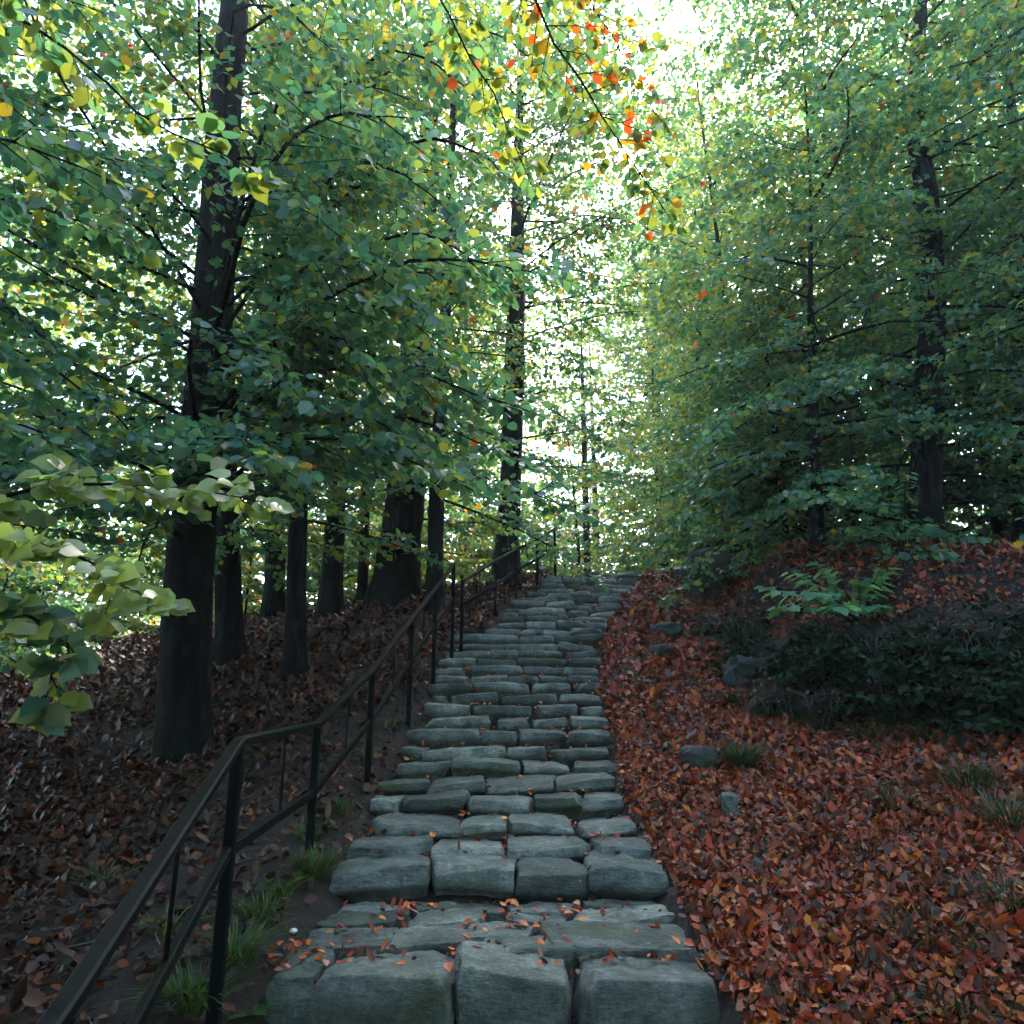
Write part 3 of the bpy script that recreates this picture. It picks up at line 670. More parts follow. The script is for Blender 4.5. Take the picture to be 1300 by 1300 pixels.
# understory on the bank and round the stair head
def spot(x, y, h, r0, rng, lean=.3):
    g = float(ground(x, y)); a = rng.normal(0, lean, 2)
    return [np.array((x, y, g - .25)), np.array((x + a[0] * .15, y + a[1] * .15, g + h * .35)), np.array((x + a[0] * .5, y + a[1] * .5, g + h * .7)), np.array((x + a[0], y + a[1], g + h))], [r0, r0 * .8, r0 * .5, .012]
rb = np.random.default_rng(5)
for i, (x, y, h, pal, lab) in enumerate([
        (9.2, 10.6, 6.5, 'deep', 'leafy young maple crowding the bank right of the kinked trunk'),
        (5.0, 12.6, 5.5, 'green', 'bushy young maple on the bank between the slender and the kinked trunks'),
        (5.3, 14.6, 5.0, 'fresh', 'pale young maple leaning over the stair head from the right'),
        (4.9, 17.2, 3.2, 'fresh', 'low grey-green bush just beyond the right corner of the stair head'),
        (8.8, 12.5, 8.0, 'deep', 'dense dark maple behind the kinked trunk'),
        (6.4, 14.0, 9.0, 'green', 'tall leafy maple behind the bank, between slender and kinked trunks'),
        (5.2, 17.5, 10.0, 'lime', 'sunlit yellow-green maple behind the stair head bush')]):
    w, r = spot(x, y, h, .05 + h * .006, rb)
    g0 = w[0][2]
    tree('young_maple', lab, w, r, (g0 + .7, g0 + h * .97, int(26 + h * 5), (1.2, 1.4 + h * .16), 0, 7, (-.05, .6), .45), leaf=.105, sp=.06, gap=.17, lt=.8, pal=pal, seed=60 + i, trunk_k=8, flare=1.2)
# overhanging trees that stand beside the camera
w, r = spot(-3.9, .4, 11, .2, rb)
tree('linden_tree', 'linden beside the foot of the stairs reaching broad leaves, tinted pale as if lit, over the handrail', w, r, (3.4, 10.5, 26, (2.0, 3.6), 0, 7, (.1, .6), .4), leaf=.095, sp=.06, gap=.2, pal='fresh', seed=31, parts=300, offk=.2,
     explicit=[dict(pts=[(-3.8, .5, 2.5), at(-90, 650, 2.6), at(50, 618, 2.75), at(180, 606, 2.9), at(318, 634, 3.05)], r=.014, lt=.34, gap=.075, sp=.045, start=.45, pal='pale', flat=1),
               dict(pts=[(-3.8, .5, 2.4), at(-90, 690, 2.3), at(60, 690, 2.4), at(130, 712, 2.45), at(178, 752, 2.5)], r=.012, lt=.36, gap=.055, sp=.042, start=.5, pal='pale', flat=1),
               dict(pts=[(-3.8, .5, 2.4), at(-110, 740, 2.2), at(0, 770, 2.3), at(100, 815, 2.4), at(60, 880, 2.45)], r=.01, lt=.2, gap=.07, sp=.05, start=.55, pal='fresh', flat=1),
               dict(pts=[(-3.8, .5, 4.2), at(-90, -20, 2.5), at(70, 45, 2.6), at(180, 150, 2.7), at(318, 214, 2.8)], r=.012, lt=.28, gap=.13, sp=.07, start=.5, pal='lime'),
               dict(pts=[(-3.8, .5, 3.6), at(-90, 240, 3.2), at(60, 262, 3.3), at(160, 305, 3.4)], r=.012, lt=.4, gap=.09, sp=.05, start=.5, pal='green'),
               dict(pts=[(-3.8, .5, 3.0), at(-90, 420, 3.6), at(60, 455, 3.8), at(140, 520, 4.0), at(190, 570, 4.1)], r=.014, lt=.4, gap=.1, sp=.05, start=.4, pal='green'),
               dict(pts=[(-3.8, .5, 3.0), at(-90, 520, 3.2), at(40, 545, 3.4), at(120, 600, 3.5)], r=.012, lt=.4, gap=.1, sp=.05, start=.5, pal='green')])
w, r = spot(2.9, -.9, 12, .2, rb)
tree('cherry_tree', 'cherry with turning orange and yellow leaves hanging over the foot of the stairs', w, r, (4.6, 11.5, 26, (2.0, 3.8), 0, 7, (.2, .7), .3), leaf=.085, sp=.07, gap=.22, pal='lime', seed=33, parts=300, offk=.2,
     explicit=[dict(pts=[(2.7, -.7, 4.6), (1.2, .6, 4.9), at(610, -130, 2.3), at(690, 30, 2.5), at(760, 140, 2.7), at(838, 258, 2.95)], r=.011, lt=.42, gap=.06, sp=.042, start=.55, pal='autumn', leaf=.06),
               dict(pts=[(2.7, -.7, 4.6), (1.2, .6, 4.9), at(480, -130, 2.6), at(560, 0, 2.8), at(620, 110, 3.0), at(660, 200, 3.2)], r=.011, lt=.45, gap=.08, sp=.05, start=.6, pal='lime', leaf=.075),
               dict(pts=[(2.7, -.7, 4.8), (1.4, .8, 5.2), at(700, -140, 3.4), at(760, 30, 3.6), at(830, 140, 3.8)], r=.010, lt=.5, gap=.07, sp=.05, start=.6, pal='autumn', leaf=.065)])
for i, (x, y, h, lab, n, pal) in enumerate([  # mostly out of view, added to shade the ground and block side light
        (-7.0, 4.4, 14, 'tall forest tree added for shade off the path, left of the stout beech', 60, 'green'), (7.4, 1.9, 13, 'unseen forest tree added for shade right of the lower stairs', 50, 'green'),
        (9.4, 7.6, 15, 'spreading forest tree at the right end of the bank', 80, 'green'), (-8.6, 9.0, 15, 'forest tree in the hollow beside the gravel path', 60, 'lime'),
        (5.0, -4.5, 14, 'unseen tree added to block light behind the foot of the stairs, on its right', 80, 'green'), (-4.5, -5, 14, 'unseen tree added to block light behind the foot of the stairs, on its left', 80, 'green'),
        (0.3, -8, 14, 'unseen tree added to block light behind the foot of the stairs, in the middle', 80, 'green'), (-9.5, -1.0, 13, 'unseen tree added to block side light left of the linden', 44, 'green'), (9.5, -1.5, 13, 'unseen tree added to block side light right of the cherry', 44, 'green'),
        (11, 4.5, 13, 'unseen tree added to block side light down the slope beyond the bank', 44, 'deep'), (-12, 4.5, 13, 'unseen tree added to block side light beyond the gravel path', 44, 'green'), (6.4, -.2, 10, 'unseen tree added for shade close beside the cherry', 40, 'green'), (-6.0, 2.0, 10, 'unseen tree added for shade between the linden and the stout beech', 40, 'green')]):
    w, r = spot(x, y, h, .2, rb); g0 = w[0][2]
    tree('forest_tree', lab, w, r, (g0 + 2.4, g0 + h * .98, n, (2.8, 4.8), 0, 7, (-.05, .6), .4), leaf=.11, sp=.065, gap=.19, lt=1.05, pal=pal, seed=80 + i, trunk_k=10, offk=.26)
for i, (x, y) in enumerate([(-11, -6), (-7.5, -8.5), (-3, -11), (2.5, -11.5), (7, -9), (11, -6), (13, 0), (-13.5, -1), (4.2, -7.0), (-5.5, -7.5)]):
    w, r = spot(x, y, 14, .16, rb); g0 = w[0][2]
    tree('forest_tree', 'unseen low crowned tree added below the foot of the stairs to block light', w, r, (g0 + .5, g0 + 13.8, 58, (2.2, 3.8), 0, 7, (-.1, .6), .4), leaf=.17, sp=.12, gap=.24, lt=1.1, pal='green', seed=120 + i, trunk_k=8, offk=.3, group='unseen light-blocking trees below the foot of the stairs')  # unseen dense ring, added to block low light from behind the camera
# wood behind
for n_, (x, y, h, pal, lab) in enumerate([
        (-15, 15, 15, 'lime', 0), (-13.5, 19, 15, 'lime', 0), (-5.5, 22, 9, 'lime', 0), (-1.6, 22.5, 14, 'lime', 0),
        (-16, 27, 18, 'lime', 0), (-10.5, 28, 18, 'lime', 0), (-6, 31, 20, 'lime', 0), (-2, 30, 20, 'lime', 0), (2.4, 30, 6, 'lime', 0), (6.4, 22, 16, 'fresh', 0), (6.6, 30, 17, 'lime', 0), (1.4, 33, 8, 'lime', 0), (2.9, 27, 15, 'fresh', .32), (3.9, 32, 17, 'lime', .4), (8.2, 33, 20, 'lime', 0), (4.6, 36, 9, 'lime', 0),
        (7.4, 20, 17, 'lime', 0), (9.5, 17, 15, 'green', 0), (11.5, 20, 18, 'lime', 0), (12.5, 14, 15, 'green', 0), (14.5, 18, 16, 'deep', 0), (8.6, 26, 22, 'lime', 0), (5.8, 27, 22, 'lime', 0), (13.5, 26, 20, 'lime', 0), (17, 23, 18, 'green', 0), (-.5, 38, 9, 'lime', 0),
        (-11, 13.5, 11, 'green', 0), (-20, 17, 15, 'lime', 0), (19, 17, 15, 'deep', 0)]):
    w, r = spot(x, y, h, .06 + h * .008, rb); g0 = w[0][2]
    where = 'in the wood beyond the left rise' if x < -.2 else ('in the clearing beyond the head of the stairs' if x / y < .2 else 'in the wood behind the right bank')
    size = 'tall' if h >= 16 else ('middling' if h >= 12 else 'low'); hue = {'lime': 'yellow-green', 'green': 'mid green', 'fresh': 'grey-green', 'deep': 'dark green'}[pal]
    tree('background_tree', f'{size} {hue} leafy tree {where}', w, r, (g0 + .6, g0 + h * .98, int(24 + h * 3.2), (1.8, 1.9 + h * .14), 0, 7, (-.1, .6), .45),
         leaf=.125, sp=.075, gap=.19, lt=1.1, pal=pal, seed=200 + n_, trunk_k=7, flare=1.2, group='trees ' + where, thin=lab or 1.0)
for n_, (x, y, h, pal) in enumerate([(-10, 15.5, 2.6, 'green'), (-8, 16.5, 3, 'lime'), (-6, 16, 2.6, 'lime'), (-4.4, 16.2, 2.4, 'green'), (-2.8, 16.8, 2.8, 'lime'), (-1.2, 16.4, 2.4, 'lime'), (.2, 17.2, 2.2, 'fresh'), (1.4, 22, 1.7, 'fresh'), (3.4, 19.6, 2.0, 'fresh'),
                                     (6.6, 16.2, 2.8, 'green'), (8.6, 15.2, 2.8, 'deep'), (10.4, 13.2, 2.8, 'deep'), (11.5, 11, 2.8, 'deep'), (-12, 16.5, 3, 'green'), (-14, 13, 3, 'green'), (-12.5, 14.6, 3.4, 'green'), (-9.2, 12.6, 2.4, 'green'), (-16, 16, 4, 'green'), (-13, 19, 4, 'lime'), (-10.5, 20, 4, 'lime'), (-8, 21, 4, 'lime'), (-5.4, 21.5, 4, 'lime'), (-3, 22.5, 4, 'lime'), (-1, 23.5, 4, 'lime'), (-16, 20.5, 4, 'lime'), (-19, 21, 4, 'lime'), (-7.2, 18.2, 2.6, 'lime'), (-5, 19, 2.6, 'lime'), (-3.6, 18.4, 2.4, 'lime'), (-10, 18, 3, 'lime'), (-11, 11.2, 2.2, 'green'), (4.8, 15.6, 2.6, 'fresh')]):
    w, r = spot(x, y, h, .035, rb); g0 = w[0][2]
    where = 'beside the gravel path in the hollow' if x < -8.5 else ('behind the leafy rise left of the stairs' if x < 0 else ('beyond the head of the stairs' if x < 4.5 else 'behind the right bank'))
    hue = {'lime': 'yellow-green', 'green': 'mid green', 'fresh': 'grey-green', 'deep': 'dark green'}[pal]
    tree('background_bush', f'{hue} undergrowth bush {where}', w, r, (g0 + .35, g0 + h * .95, 26, (.9, 1.7), 0, 7, (.0, .9), .4), leaf=.11, sp=.05, gap=.14, lt=.7, pal=pal, seed=300 + n_, trunk_k=6, flare=1.1, group='undergrowth bushes ' + where, cat='bush')
w, r = spot(1.9, 19.5, 5.2, .06, rb)
tree('rowan_tree', 'small tree with sparse orange and gold leaves beyond the head of the stairs', w, r, (w[0][2] + 1.0, w[-1][2], 18, (.8, 1.5), 0, 7, (.1, .8), .3), leaf=.09, sp=.10, gap=.25, lt=.5, pal='autumn', seed=41, trunk_k=7, flare=1.2)

# ------------------------------------------------------------------ maple sapling on the bank
def maple_sapling(base_px, tips, label, seed, size):
    rng = np.random.default_rng(seed); g = hit(*base_px); root = empty('maple_sapling', g, label, 'sapling'); W = Wood(); n = 0; pool = []
    for j in range(8):
        c = np.array([[.085, .2, .125]]) * rng.uniform(.7, 1.4)
        V, T, C2 = leaf_geo(MAPLE, np.zeros((1, 3)), np.array([[1., 0, 0]]), np.array([[0, 0, 1.]]), np.ones(1), c, curl=np.array([rng.normal(-.15, .1)]))
        pool.append(mesh_np('leaf', V, T, M_LEAF, C2))
    for px, py, dY in tips:
        e = at(px, py, g[1] + dY) - g; mid = e * .5 + np.array((0, 0, .18)); t = np.linspace(0, 1, 7)[:, None]
        path = 2 * mid * t * (1 - t) + e * t * t; V, Q = tube(path, np.linspace(.011, .003, 7), 5); W.add(V, Q)
        for f in np.linspace(.45, 1.0, 9):
            p = np.array([np.interp(f, t[:, 0], path[:, i]) for i in range(3)]); d = path[-1] - path[-2]; base_a = math.atan2(d[1], d[0])
            for s in (-1, 1):
                a = base_a + s * rng.uniform(.2, 1.5); A = Vector((math.cos(a), math.sin(a), -rng.uniform(.05, .5))).normalized(); N = Vector((rng.normal() * .25, rng.normal() * .25 - .25, 1)); N = (N - A * N.dot(A)).normalized(); B = N.cross(A)
                st = p + np.array(A) * rng.uniform(.03, .09); V, Q = tube([p, (p + st) / 2, st], [.0015] * 3, 3); W.add(V, Q)
                lo = mobj('leaf', pool[rng.integers(8)], root); lo.matrix_local = Matrix.Translation(Vector(st)) @ Matrix((A, B, N)).transposed().to_4x4() @ Matrix.Scale(size * rng.uniform(.6, 1.15), 4)
    s = mobj('stem', W.mesh('stem'), root); s['kind'] = 'stuff'
maple_sapling((1095, 800), [(975, 745, -.3), (1010, 725, -.1), (1050, 715, .1), (1090, 735, 0), (1060, 770, -.4), (1120, 720, .2), (990, 770, -.5), (1030, 750, -.3), (1110, 770, -.3)], 'young maple sapling with flat tiers of lobed green leaves on the right bank', 51, .17)
maple_sapling((1150, 700), [(1085, 670, -.6), (1130, 640, -.5), (1170, 668, -.6), (1150, 600, -.4)], 'maple sapling with drooping lobed leaves in front of the kinked trunk', 52, .13)

# ------------------------------------------------------------------ rocks, hollow and dead wood on the right
def rock(px, py, w_px, h_px, d_m, label, seed, sink=.3, mat=None, name='boulder'):
    g = hit(px, py); k = (g[1] * CP + (g[2] - EYE) * SP) / F; half = (w_px * k / 2, d_m / 2, h_px * k * (.5 + sink / 2))
    o = mobj(name, stone_mesh('rock', half, mat or M_ROCK, 18, min(half) * .8, min(half) * .14, seed, .3, cuts=5, rough=min(half) * .22, rfreq=1.6 / min(half))); o.location = g + (0, d_m * .2, h_px * k * .5 - sink * h_px * k * .5)
    return tag(o, label, 'rock')
rock(903, 757, 62, 62, .6, 'dark mossy boulder on the bank edge near the stair head', 1)
rock(846, 808, 44, 18, .5, 'flat grey slab of rock poking out of the red leaves by the upper stairs', 2, .8)
rock(838, 832, 36, 14, .4, 'low grey slab sunk in red leaves below the flat slab', 3, .8)
rock(890, 975, 46, 26, .3, 'dark rounded rock half buried in red leaves beside the grass clump', 4)
rock(928, 1040, 22, 34, .14, 'small pale upright stone among the red leaves', 5, .4, M_STONE)
rock(965, 872, 84, 40, .5, 'mossy rock ledge behind the pale fallen stick', 8, .3)
def overhang(pxa, pxb, py, jut, label, seed):
    """tongue of black turf hanging out over the hollow, fringed with grass"""
    rng = np.random.default_rng(seed); a, b_ = hit(pxa, py), hit(pxb, py); c = (a + b_) / 2; half = (np.linalg.norm(b_[:2] - a[:2]) / 2, jut, .16)
    o = mobj('turf_overhang', stone_mesh('turf', half, M_TURF, 26, .13, .05, seed, .35, cuts=3, rough=.13, rfreq=4.5)); o.location = c + (0, -jut * .45, -.04)
    o.rotation_euler = (.30, 0, math.atan2(b_[1] - a[1], b_[0] - a[0])); tag(o, label, 'turf')
    me = o.data; co_ = np.empty(len(me.vertices) * 3, np.float32); me.vertices.foreach_get('co', co_); co_ = co_.reshape(-1, 3)
    up = co_[(co_[:, 2] > .02)]; m = int(half[0] * 900); q = up[rng.integers(len(up), size=m)] + rng.normal(0, .03, (m, 3)) * (1, 1, .15) + (0, 0, .02)
    an = rng.uniform(0, 6.28, m); V, T, C = leaf_geo(T6, q, np.stack([np.cos(an), np.sin(an), rng.normal(0, .3, m)], -1), rng.normal(0, .5, (m, 3)) + (0, 0, 1), .055 * rng.uniform(.6, 1.2, m), BROWN[rng.choice(len(BROWN), m)] * rng.uniform(.5, 1.1, (m, 1)), curl=rng.normal(.1, .5, m), fold=.35)
    mobj('fallen_leaves', mesh_np('fallen_leaves', V, T, M_LITTER, C), o)['kind'] = 'stuff'
    fr = co_[(co_[:, 1] < -half[1] * .35) & (co_[:, 2] > -.12)]; n = int(half[0] * 800); b0 = fr[rng.integers(len(fr), size=n)] + rng.normal(0, .03, (n, 3)); H = rng.uniform(.06, .34, n) * rng.uniform(.5, 1, n); sw = rng.normal(0, .9, n)
    dr = np.stack([sw, -np.abs(rng.normal(.8, .3, n)), np.zeros(n)], -1); sd = np.cross(dr / np.linalg.norm(dr, axis=1)[:, None], [0, 0, 1.]); Vv = []
    for t, w in ((0, 1), (.35, .9), (.7, .65), (1, .08)):
        cc = b0 + dr * (H * t * .8)[:, None]; cc[:, 2] += H * (.55 * t - 1.35 * t ** 2)
        for s_ in (-1, 1): Vv.append(cc + sd * (s_ * .005 * w))
    V = np.stack(Vv, 1).reshape(-1, 3); bb = (np.arange(n) * 8)[:, None, None]; Q = (bb + np.array([[0, 1, 3, 2], [2, 3, 5, 4], [4, 5, 7, 6]])[None]).reshape(-1, 4)
    C = np.repeat(np.array((.016, .032, .014))[None] * rng.uniform(.4, 1.6, (n, 1)) * np.where(rng.random((n, 1)) < .1, np.array([[4., 2.6, 2.2]]), 1), 3, 0)
    mobj('grass_fringe', mesh_np('grass_fringe', V, Q, M_GRASS, C), o)['kind'] = 'stuff'
BROWN = np.array([(.16, .06, .03), (.20, .10, .06), (.11, .05, .03), (.24, .15, .11), (.07, .035, .022), (.30, .11, .03), (.32, .24, .2)]) * (.46, .32, .22)
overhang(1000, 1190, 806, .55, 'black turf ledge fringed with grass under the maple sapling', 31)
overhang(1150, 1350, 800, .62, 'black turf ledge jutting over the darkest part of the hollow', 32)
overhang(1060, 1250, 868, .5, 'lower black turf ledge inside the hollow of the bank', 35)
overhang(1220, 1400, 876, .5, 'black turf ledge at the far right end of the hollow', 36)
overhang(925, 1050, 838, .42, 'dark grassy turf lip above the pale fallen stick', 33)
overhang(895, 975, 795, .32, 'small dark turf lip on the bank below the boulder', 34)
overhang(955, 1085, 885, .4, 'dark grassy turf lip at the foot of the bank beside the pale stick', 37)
def stick(a, b_, r, label, seed):
    rng = np.random.default_rng(seed); A, B = hit(*a) + (0, 0, .05), hit(*b_) + (0, 0, .06); t = np.linspace(0, 1, 9)[:, None]
    P = A + (B - A) * t + rng.normal(0, .012, (9, 3)); P[:, 2] = np.maximum(P[:, 2], ground(P[:, 0], P[:, 1]) + r * .7)
    V, Q = tube(P - A, np.linspace(r, r * .55, 9), 7); o = mobj('stick', mesh_np('stick', V, Q, M_WOOD, smooth=True)); o.location = A
    return tag(o, label, 'stick')
stick((962, 872), (1000, 838), .022, 'pale broken stick leaning on the mossy bank', 1)
stick((845, 958), (885, 940), .025, 'dark mossy stick beside the half buried rock', 2)
stick((1205, 760), (1280, 812), .02, 'thin grey twig lying across the bank top', 3)

for i, (px, py, hh_) in enumerate([(1020, 890, .4), (1170, 885, .5), (1260, 865, .55), (1305, 905, .5), (950, 855, .3), (1110, 912, .35), (1205, 918, .4), (1275, 930, .4)]):
    p_ = hit(px, py); w = [p_ - (0, 0, .1), p_ + (.03, -.02, hh_ * .5), p_ + (.0, -.06, hh_)]
    tree('bramble', 'low bramble in the bank hollow, leaves coloured dark as if shaded', w, [.012, .009, .004], (p_[2] + .05, p_[2] + hh_, 18, (.35, .75), 0, 7, (.0, .8), .6), leaf=.06, sp=.028, gap=.07, lt=.28, pal='shade', seed=500 + i, trunk_k=6, flare=1.1, cat='bramble', mat=M_DULL, thin=.5, group='brambles in the bank hollow')
# ------------------------------------------------------------------ grass
def tuft(px, py, n, h, spread, label, seed, col=(.017, .04, .017), wide=.0034, name='grass_tuft', pos=None, cat='grass tuft', group=None):
    rng = np.random.default_rng(seed); g = hit(px, py) if pos is None else np.array(pos, float); n = int(n * 1.5)
    a = rng.uniform(0, 6.283, n); rr = np.sqrt(rng.random(n)) * spread * .4; H = h * rng.uniform(.5, 1.15, n); out = spread * rng.uniform(.25, 1.2, n)
    b0 = np.stack([np.cos(a) * rr, np.sin(a) * rr, np.full(n, -.02)], -1); dr = np.stack([np.cos(a + rng.normal(0, .4, n)), np.sin(a + rng.normal(0, .4, n)), np.zeros(n)], -1)
    sd = np.cross(dr, [0, 0, 1.]); Vv = []
    for t, w in ((0, 1), (.35, .9), (.7, .65), (1, .08)):
        c = b0 + dr * (out * t ** 1.6)[:, None]; c[:, 2] += H * (t - .45 * t ** 2.4 * (out / spread))
        for s in (-1, 1): Vv.append(c + sd * (s * wide * w * rng.uniform(.7, 1.2, n))[:, None])
    V = np.stack(Vv, 1).reshape(-1, 3); b_ = (np.arange(n) * 8)[:, None, None]
    Q = (b_ + np.array([[0, 1, 3, 2], [2, 3, 5, 4], [4, 5, 7, 6]])[None]).reshape(-1, 4)
    C = np.repeat(np.array(col)[None] * rng.uniform(.5, 1.6, (n, 1)) * np.where(rng.random((n, 1)) < .12, np.array([[3., 2, 1.6]]), 1), 3, 0)
    o = mobj(name, mesh_np('grass', V, Q, M_GRASS, C)); o.location = g
    return tag(o, label, cat, group, None)
tuft(944, 975, 260, .30, .26, 'round clump of dark grass beside the half buried rock', 1)
tuft(985, 905, 200, .28, .3, 'grass clump hanging off the foot of the mossy ledge', 2)
for i, (px, py, n, h, sp_) in enumerate([(1135, 1025, 90, .22, .28), (1230, 1000, 160, .3, .35), (1285, 1050, 160, .3, .35), (1190, 1190, 90, .15, .26), (1285, 1150, 120, .2, .3), (1250, 930, 160, .3, .35),
                                         (1110, 940, 130, .25, .3), (1180, 945, 130, .25, .3), (1040, 925, 110, .22, .3), (950, 800, 120, .25, .3), (915, 815, 120, .25, .3), (1010, 860, 120, .25, .3), (1095, 1080, 40, .12, .2), (1215, 1275, 60, .12, .22), (1050, 860, 120, .25, .3)]):
    tuft(px, py, n, h, sp_, 'drooping tuft of dark grass on the leafy slope below the bank', 10 + i, group='grass tufts on the right slope')
rg = np.random.default_rng(3)
for i in range(46):
    px = rg.uniform(925, 1300); py = rg.uniform(800, 935) if px > 985 else rg.uniform(800, 900)
    p_ = hit(px, py); tuft(px, py, 110, rg.uniform(.16, .3), rg.uniform(.2, .34), 'dark grass hanging in the shade of the bank hollow', 300 + i, col=(.014, .03, .014), pos=p_ + (0, -.05, .05), group='grass hanging in the bank hollow')
for i, (px, py, n, h, sp_) in enumerate([(300, 1215, 120, .2, .2), (330, 1165, 90, .16, .18), (400, 1110, 130, .22, .2), (395, 1065, 90, .18, .18), (430, 1030, 70, .15, .15), (250, 1275, 120, .2, .22), (470, 960, 60, .15, .15), (355, 1135, 70, .14, .16), (500, 920, 60, .14, .15), (215, 1180, 60, .14, .2), (130, 1120, 60, .14, .2)]):
    tuft(px, py, n, h, sp_, 'fresh green grass tuft at the foot of the handrail', 40 + i, col=(.03, .07, .018), group='grass tufts along the handrail')
def herb(px, py, n, size, label, seed):
    rng = np.random.default_rng(seed); g = hit(px, py); root = empty('plantain', g, label, 'weed')
    V, T, C = leaf_geo(T7, np.array([[0., 0, 0]]), np.array([[1., 0, 0]]), np.array([[0, 0, 1.]]), np.ones(1), np.array([[.04, .105, .03]]), curl=np.array([-.35]), aspect=np.array([.9])); me = mesh_np('leaf', V, T, M_LEAF, C)
    for j in range(n):
        a = j * 2.4 + rng.normal() * .3; e = rng.uniform(.5, 1.0); A = Vector((math.cos(a), math.sin(a), e)).normalized(); N = Vector((-math.cos(a) * e, -math.sin(a) * e, 1)).normalized(); B = N.cross(A)
        lo = mobj('leaf', me, root); lo.matrix_local = Matrix((A, B, N)).transposed().to_4x4() @ Matrix.Scale(size * rng.uniform(.6, 1.1), 4)
herb(232, 1262, 8, .16, 'broad leaved plantain weed by the foot of the front post', 1)
herb(375, 1120, 7, .11, 'small broad leaved weed beside the second post', 2)
herb(318, 1290, 7, .12, 'broad leaved weed beside the corner stone of the landing', 3)
g = hit(372, 1190)
rm = empty('mushroom', g, 'tiny white mushroom cap at the left edge of the landing', 'mushroom')
V, Q = tube([(0, 0, -.02), (0, 0, .012), (0, 0, .02)], [.006, .005, .005], 8); mobj('stalk', mesh_np('stalk', V, Q, M_CAP, smooth=True), rm)
V, Q = tube([(0, 0, .016), (0, 0, .02), (0, 0, .03), (0, 0, .036)], [.016, .022, .016, .001], 12); mobj('cap', mesh_np('cap', V, Q, M_CAP, smooth=True), rm)

# ------------------------------------------------------------------ fallen leaves
rl = np.random.default_rng(99)
REDS = np.array([(.34, .055, .018), (.42, .12, .022), (.25, .045, .026), (.30, .11, .07), (.12, .032, .018), (.05, .026, .018), (.5, .2, .03), (.36, .2, .15), (.2, .06, .035), (.06, .075, .075)])
RW = np.array([.15, .14, .10, .09, .18, .17, .05, .04, .10, .05]); REDS = REDS * (.84, .68, .56)
BROWN = np.array([(.16, .06, .03), (.20, .10, .06), (.11, .05, .03), (.24, .15, .11), (.07, .035, .022), (.85, .32, .08), (.32, .24, .2)]) * (.25, .155, .095); BW = np.array([.2, .2, .2, .12, .15, .08, .05])  # left litter tones darkened to stand in for the shade on that side
def scatter(x0, x1, y0, y1, dens, cols, wts, cond=None, size=.05):
    n = int((x1 - x0) * (y1 - y0) * dens); x = rl.uniform(x0, x1, n); y = rl.uniform(y0, y1, n)
    cl = np.interp(y, SY, CL); cr = np.interp(y, SY, CR)
    off = (x < cl - .02) | (x > cr + .03) | (y < 3.2) | (y > 14.6)
    m = off if cond is None else off & cond(x, y)
    patch = wob(x, y, 1.2, 3) + rl.normal(0, .35, n); m &= patch > np.where(x > 2.4, -.42, -.6)
    px, py, d = proj(np.stack([x, y, ground(x, y)], -1)); m &= (d > .5) & (np.abs(px - 650) < 850)
    m &= rl.random(n) < np.clip((5.5 / np.maximum(d, .1)) ** .9, 0, 1)
    x, y = x[m], y[m]; n = len(x); c = cols[rl.choice(len(cols), n, p=wts / wts.sum())] * rl.uniform(.6, 1.25, (n, 1))
    e = .05; gx = (ground(x + e, y) - ground(x - e, y)) / (2 * e); gy = (ground(x, y + e) - ground(x, y - e)) / (2 * e)
    N = np.stack([-gx, -gy, np.ones(n)], -1) + rl.normal(0, .6, (n, 3)); a = rl.uniform(0, 6.283, n)
    A = np.stack([np.cos(a), np.sin(a), gx * np.cos(a) + gy * np.sin(a) + rl.normal(0, .2, n)], -1)
    P = np.stack([x, y, ground(x, y) + rl.uniform(.004, .03, n)], -1)
    d = np.linalg.norm(P - (0, 0, EYE), axis=1)
    return P, A, N, size * np.clip(np.exp(rl.normal(-.08, .34, n)), .4, 1.5) * np.clip((d / 5.5) ** .4, 1, 1.35), c
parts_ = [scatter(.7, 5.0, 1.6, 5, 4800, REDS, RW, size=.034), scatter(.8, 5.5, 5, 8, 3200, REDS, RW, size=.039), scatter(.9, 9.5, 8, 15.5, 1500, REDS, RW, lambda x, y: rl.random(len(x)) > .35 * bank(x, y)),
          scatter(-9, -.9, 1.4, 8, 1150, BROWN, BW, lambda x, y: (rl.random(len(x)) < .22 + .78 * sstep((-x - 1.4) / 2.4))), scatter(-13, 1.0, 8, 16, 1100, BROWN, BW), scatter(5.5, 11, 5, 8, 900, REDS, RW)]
jx, jy, jz = [], [], []
for x0, x1, y0, y1, tp in STEP_TOPS:
    k_ = rl.poisson(13); e_ = rl.random(k_) < .5
    jx.append(np.where(e_, np.where(rl.random(k_) < .5, x0, x1) + rl.normal(0, .02, k_), rl.uniform(x0, x1, k_))); jy.append(np.where(e_, rl.uniform(y0 + .05, max(y0 + .1, y1), k_), y1 - .11 + rl.normal(0, .03, k_))); jz.append(np.where(e_, tp - .02 - rl.random(k_) * .05, tp + .006))
jx, jy, jz = map(np.concatenate, (jx, jy, jz)); n_ = len(jx); an = rl.uniform(0, 6.28, n_)
parts_.append((np.stack([jx, jy, jz], -1), np.stack([np.cos(an), np.sin(an), rl.normal(0, .2, n_)], -1), rl.normal(0, .5, (n_, 3)) + (0, 0, 1), .04 * rl.uniform(.5, 1.2, n_), REDS[rl.choice(len(REDS), n_, p=RW / RW.sum())] * rl.uniform(.9, 1.6, (n_, 1))))
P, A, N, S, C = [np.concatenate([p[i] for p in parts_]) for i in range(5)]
px, py, d = proj(P)
